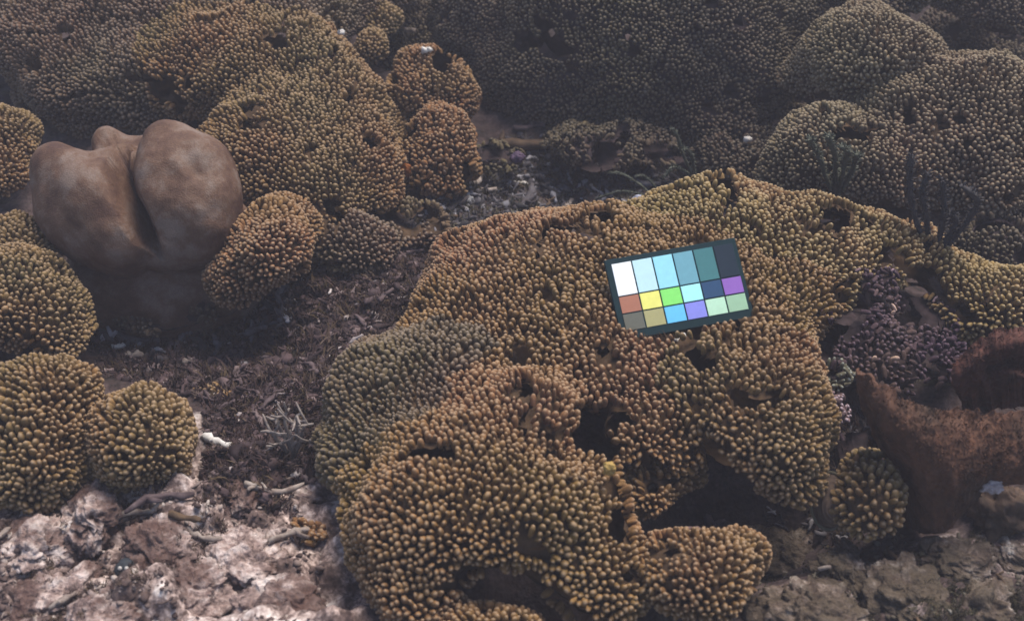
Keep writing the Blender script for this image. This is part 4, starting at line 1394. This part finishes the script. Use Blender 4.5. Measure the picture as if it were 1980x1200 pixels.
def rock(u, v, r, a, bb, mat, label, seed, sink=0.35):
    p, _, _ = hit(u, v, [])
    R = r * depth(p) / F_PX
    vv, ff = uvsphere(84, 56)
    w1 = vv + 0.25 * np.stack([vn(vv * 2 + seed, 1.0, 1), vn(vv * 2 + seed, 1.0, 2), vn(vv * 2 + seed, 1.0, 3)], -1)
    q = vv * (1 + 0.34 * fbm(w1 * 1.5 + seed * 2.7, 1.0, 3, seed) + 0.16 * fbm(w1 * 5 + seed, 1.0, 3, seed + 4) + 0.05 * fbm(vv * 17 + seed, 1.0, 2, seed + 6))[:, None]
    o_ = obj('crusted_rock', mesh_np('crusted_rock', q * np.array([R, R * a, R * bb]), ff, mat), None, p + np.array([0, 0, R * bb * 0.9 * (0.5 - sink)]))
    o_.rotation_euler = (0, 0, seed * 1.7)
    tag(o_, label, 'rock', 'crusted rocks in the rubble')


def crust_mat(name, stops, dark):
    m_, t, b_ = new_mat(name, 0.9)
    n1 = nnoise(t, 70, 6.0, 0.7)
    n2 = nnoise(t, 30, 4.0, 0.6)
    n3 = nnoise(t, 380, 3.0)
    c = ramp(t, n1.outputs['Fac'], stops).outputs['Color']
    c = mix(t, c, dark, ramp(t, n2.outputs['Fac'], [(0.44, (0, 0, 0)), (0.56, (0.88, 0.88, 0.88))]).outputs['Color'])
    c = mix(t, c, ramp(t, n3.outputs['Fac'], [(0.3, (0.65, 0.65, 0.65)), (0.7, (1.3, 1.3, 1.3))]).outputs['Color'], 1.0, 'MULTIPLY')
    t.links.new(c, b_.inputs['Base Color'])
    bump(t, b_, math_(t, 'ADD', n1.outputs['Fac'], math_(t, 'MULTIPLY', n3.outputs['Fac'], 0.5)), 1.0, 0.0035)
    return m_


MC1 = crust_mat('pale_pink_crust', [(0.36, (0.10, 0.066, 0.060)), (0.48, (0.29, 0.205, 0.18)), (0.58, (0.50, 0.40, 0.365)), (0.7, (0.64, 0.55, 0.51))], (0.082, 0.044, 0.036))
MC2 = crust_mat('olive_crust', [(0.38, (0.050, 0.034, 0.026)), (0.5, (0.108, 0.077, 0.060)), (0.58, (0.19, 0.145, 0.122)), (0.66, (0.42, 0.36, 0.31))], (0.070, 0.052, 0.036))
for a_ in ((175, 992, 62, 0.7, 0.5, 'pale crusted rock forming the ridge just under the lower left coral mound', 1),
           (60, 1062, 70, 0.8, 0.4, 'pale pink crusted rock at the left edge below the coral mounds', 2),
           (300, 1050, 60, 0.8, 0.4, 'low pale crusted rock behind the spotted nub', 3), (365, 1140, 62, 0.9, 0.45, 'whitish crusted rock right of the spotted nub', 4),
           (470, 1075, 66, 0.8, 0.4, 'brown patched pale rock in the middle of the lower left slope', 5), (100, 1160, 76, 0.8, 0.4, 'pale crusted rock nearest the bottom left corner', 6),
           (545, 1165, 66, 0.8, 0.4, 'pale crusted rock by the bottom edge next to the sand strip', 7), (215, 1190, 60, 0.9, 0.45, 'pale crusted rock cut by the bottom edge below the spotted nub', 8),
           (555, 965, 46, 0.8, 0.45, 'small whitish rock below the dead coral bush', 9), (470, 960, 38, 0.8, 0.5, 'small mauve white rock at the top of the lower left slope', 10)):
    rock(a_[0], a_[1], a_[2] * 1.25, a_[3], a_[4], MC1, a_[5], a_[6], 0.72)
for a_ in ((1520, 1075, 66, 0.8, 0.5, 'olive crusted rock right of the separate round coral clump', 11), (1640, 1105, 56, 0.8, 0.45, 'olive grey crusted rock below the small coral cushion', 12),
           (1570, 1180, 80, 0.8, 0.4, 'broad olive crusted rock at the bottom edge left of the others', 13), (1745, 1150, 66, 0.8, 0.4, 'olive brown crusted rock in the middle of the lower right rubble', 14),
           (1850, 1090, 60, 0.8, 0.45, 'dark olive crusted rock below the foot of the leaf sponge', 15), (1945, 1075, 56, 0.8, 0.5, 'olive crusted rock at the right edge under the lumpy sponge', 16),
           (1900, 1175, 76, 0.8, 0.4, 'olive crusted rock nearest the bottom right corner', 17), (1480, 1015, 40, 0.8, 0.5, 'small brown crusted rock at the mouth of the dark cleft', 18)):
    rock(a_[0], a_[1], a_[2] * 1.25, a_[3], a_[4], MC2, a_[5], a_[6], 0.74)

# dead bush of thin pale twigs
def bush():
    p0, _, _ = hit(565, 880, [])
    root = tag(empty('dead_coral_bush', p0), 'thin grey dead coral bush spreading twigs beside the front clump', 'dead coral')
    m_ = simple_mat('dead_twig', (0.14, 0.11, 0.10), (0.30, 0.25, 0.22), 200)
    r = np.random.default_rng(5)
    for (u, v, z) in [(530, 800, 0.03), (555, 790, 0.035), (585, 800, 0.035), (500, 835, 0.025), (610, 820, 0.03), (520, 870, 0.018), (600, 860, 0.02)]:
        p1 = at(u, v, z) - p0
        pts = [p1 * s + np.array([0.002 * math.sin(5 * s + u), 0, 0.008 * math.sin(s * 3.1)]) for s in np.linspace(0, 1, 7)]
        parts = [tube(pts, np.linspace(0.0016, 0.0008, 7), 6)]
        for _ in range(4):
            i = int(r.integers(2, 6)); d = r.normal(size=3); d[2] = abs(d[2]); d = d / np.linalg.norm(d) * r.uniform(0.006, 0.014)
            parts.append(tube([pts[i], pts[i] + d * 0.6, pts[i] + d + np.array([0, 0, 0.002])], [0.001, 0.0008, 0.0005], 5))
        obj('twig', mesh_np('twig', *join(parts), m_), root)


bush()

# small separate things
lump('lilac_sponge', 1237, 392, 0.03, 17, 0.9, 0.8, simple_mat('lilac_blob', (0.24, 0.23, 0.28), (0.36, 0.36, 0.42), 160), 'pale lilac blob sponge on the rear rim of the card coral', 'sponge', 3, 0.2)
lump('orange_sponge', 785, 330, 0.015, 12, 0.8, 1.3, simple_mat('orange', (0.16, 0.05, 0.012), (0.22, 0.075, 0.02), 200), 'tiny orange sponge at the edge of the rust coral slope', 'sponge', 4, 0.2)
lump('purple_sponge', 1000, 305, 0.01, 14, 0.8, 0.8, simple_mat('purple', (0.06, 0.036, 0.06), (0.10, 0.065, 0.10), 200), 'small purple sponge in the valley under the brown branch', 'sponge', 6, 0.2)
lump('yellow_sponge', 1178, 905, 0.075, 13, 0.9, 1.0, simple_mat('yellow', (0.26, 0.15, 0.04), (0.36, 0.24, 0.08), 200), 'small yellow tan sponge on the edge of the front clump cleft', 'sponge', 7, 0.25)
root = tag(empty('spotted_nub', at(243, 1098, 0.02)), 'dark rounded nub with two white spots on the pale slope', 'sea creature')
vv, ff = uvsphere(24, 16)
kk = depth(at(243, 1098, 0.02)) / F_PX
obj('nub_body', mesh_np('nub_body', vv * np.array([20, 22, 16]) * kk * (1 + 0.1 * fbm(vv * 2, 1.0, 2, 9))[:, None], ff, simple_mat('dark_nub', (0.018, 0.02, 0.026), (0.04, 0.045, 0.05), 200)), root)
for dx in (-6, 7):
    e = obj('white_spot', mesh_np('white_spot', vv * 4.2 * kk, ff, M_WHITE), root, (dx * kk, -11 * kk, 13 * kk))

# ------------------------------------------------------------------ water haze
HM = bpy.data.materials.new('water_haze')
HM.use_nodes = True
t = HM.node_tree
t.nodes.clear()
vol = t.nodes.new('ShaderNodeVolumePrincipled')
vol.inputs['Color'].default_value = (0.69, 0.66, 0.75, 1)
vol.inputs['Density'].default_value = 0.055
mo = t.nodes.new('ShaderNodeOutputMaterial')
t.links.new(vol.outputs[0], mo.inputs['Volume'])
v, f = box((-8, -7, -1.2), (8, 9, 0.66))
hz = obj('haze', mesh_np('haze', v, f[:2].tolist() + f[6:].tolist() if False else f, HM, False))
tag(hz, 'dim blue water', kind='stuff')
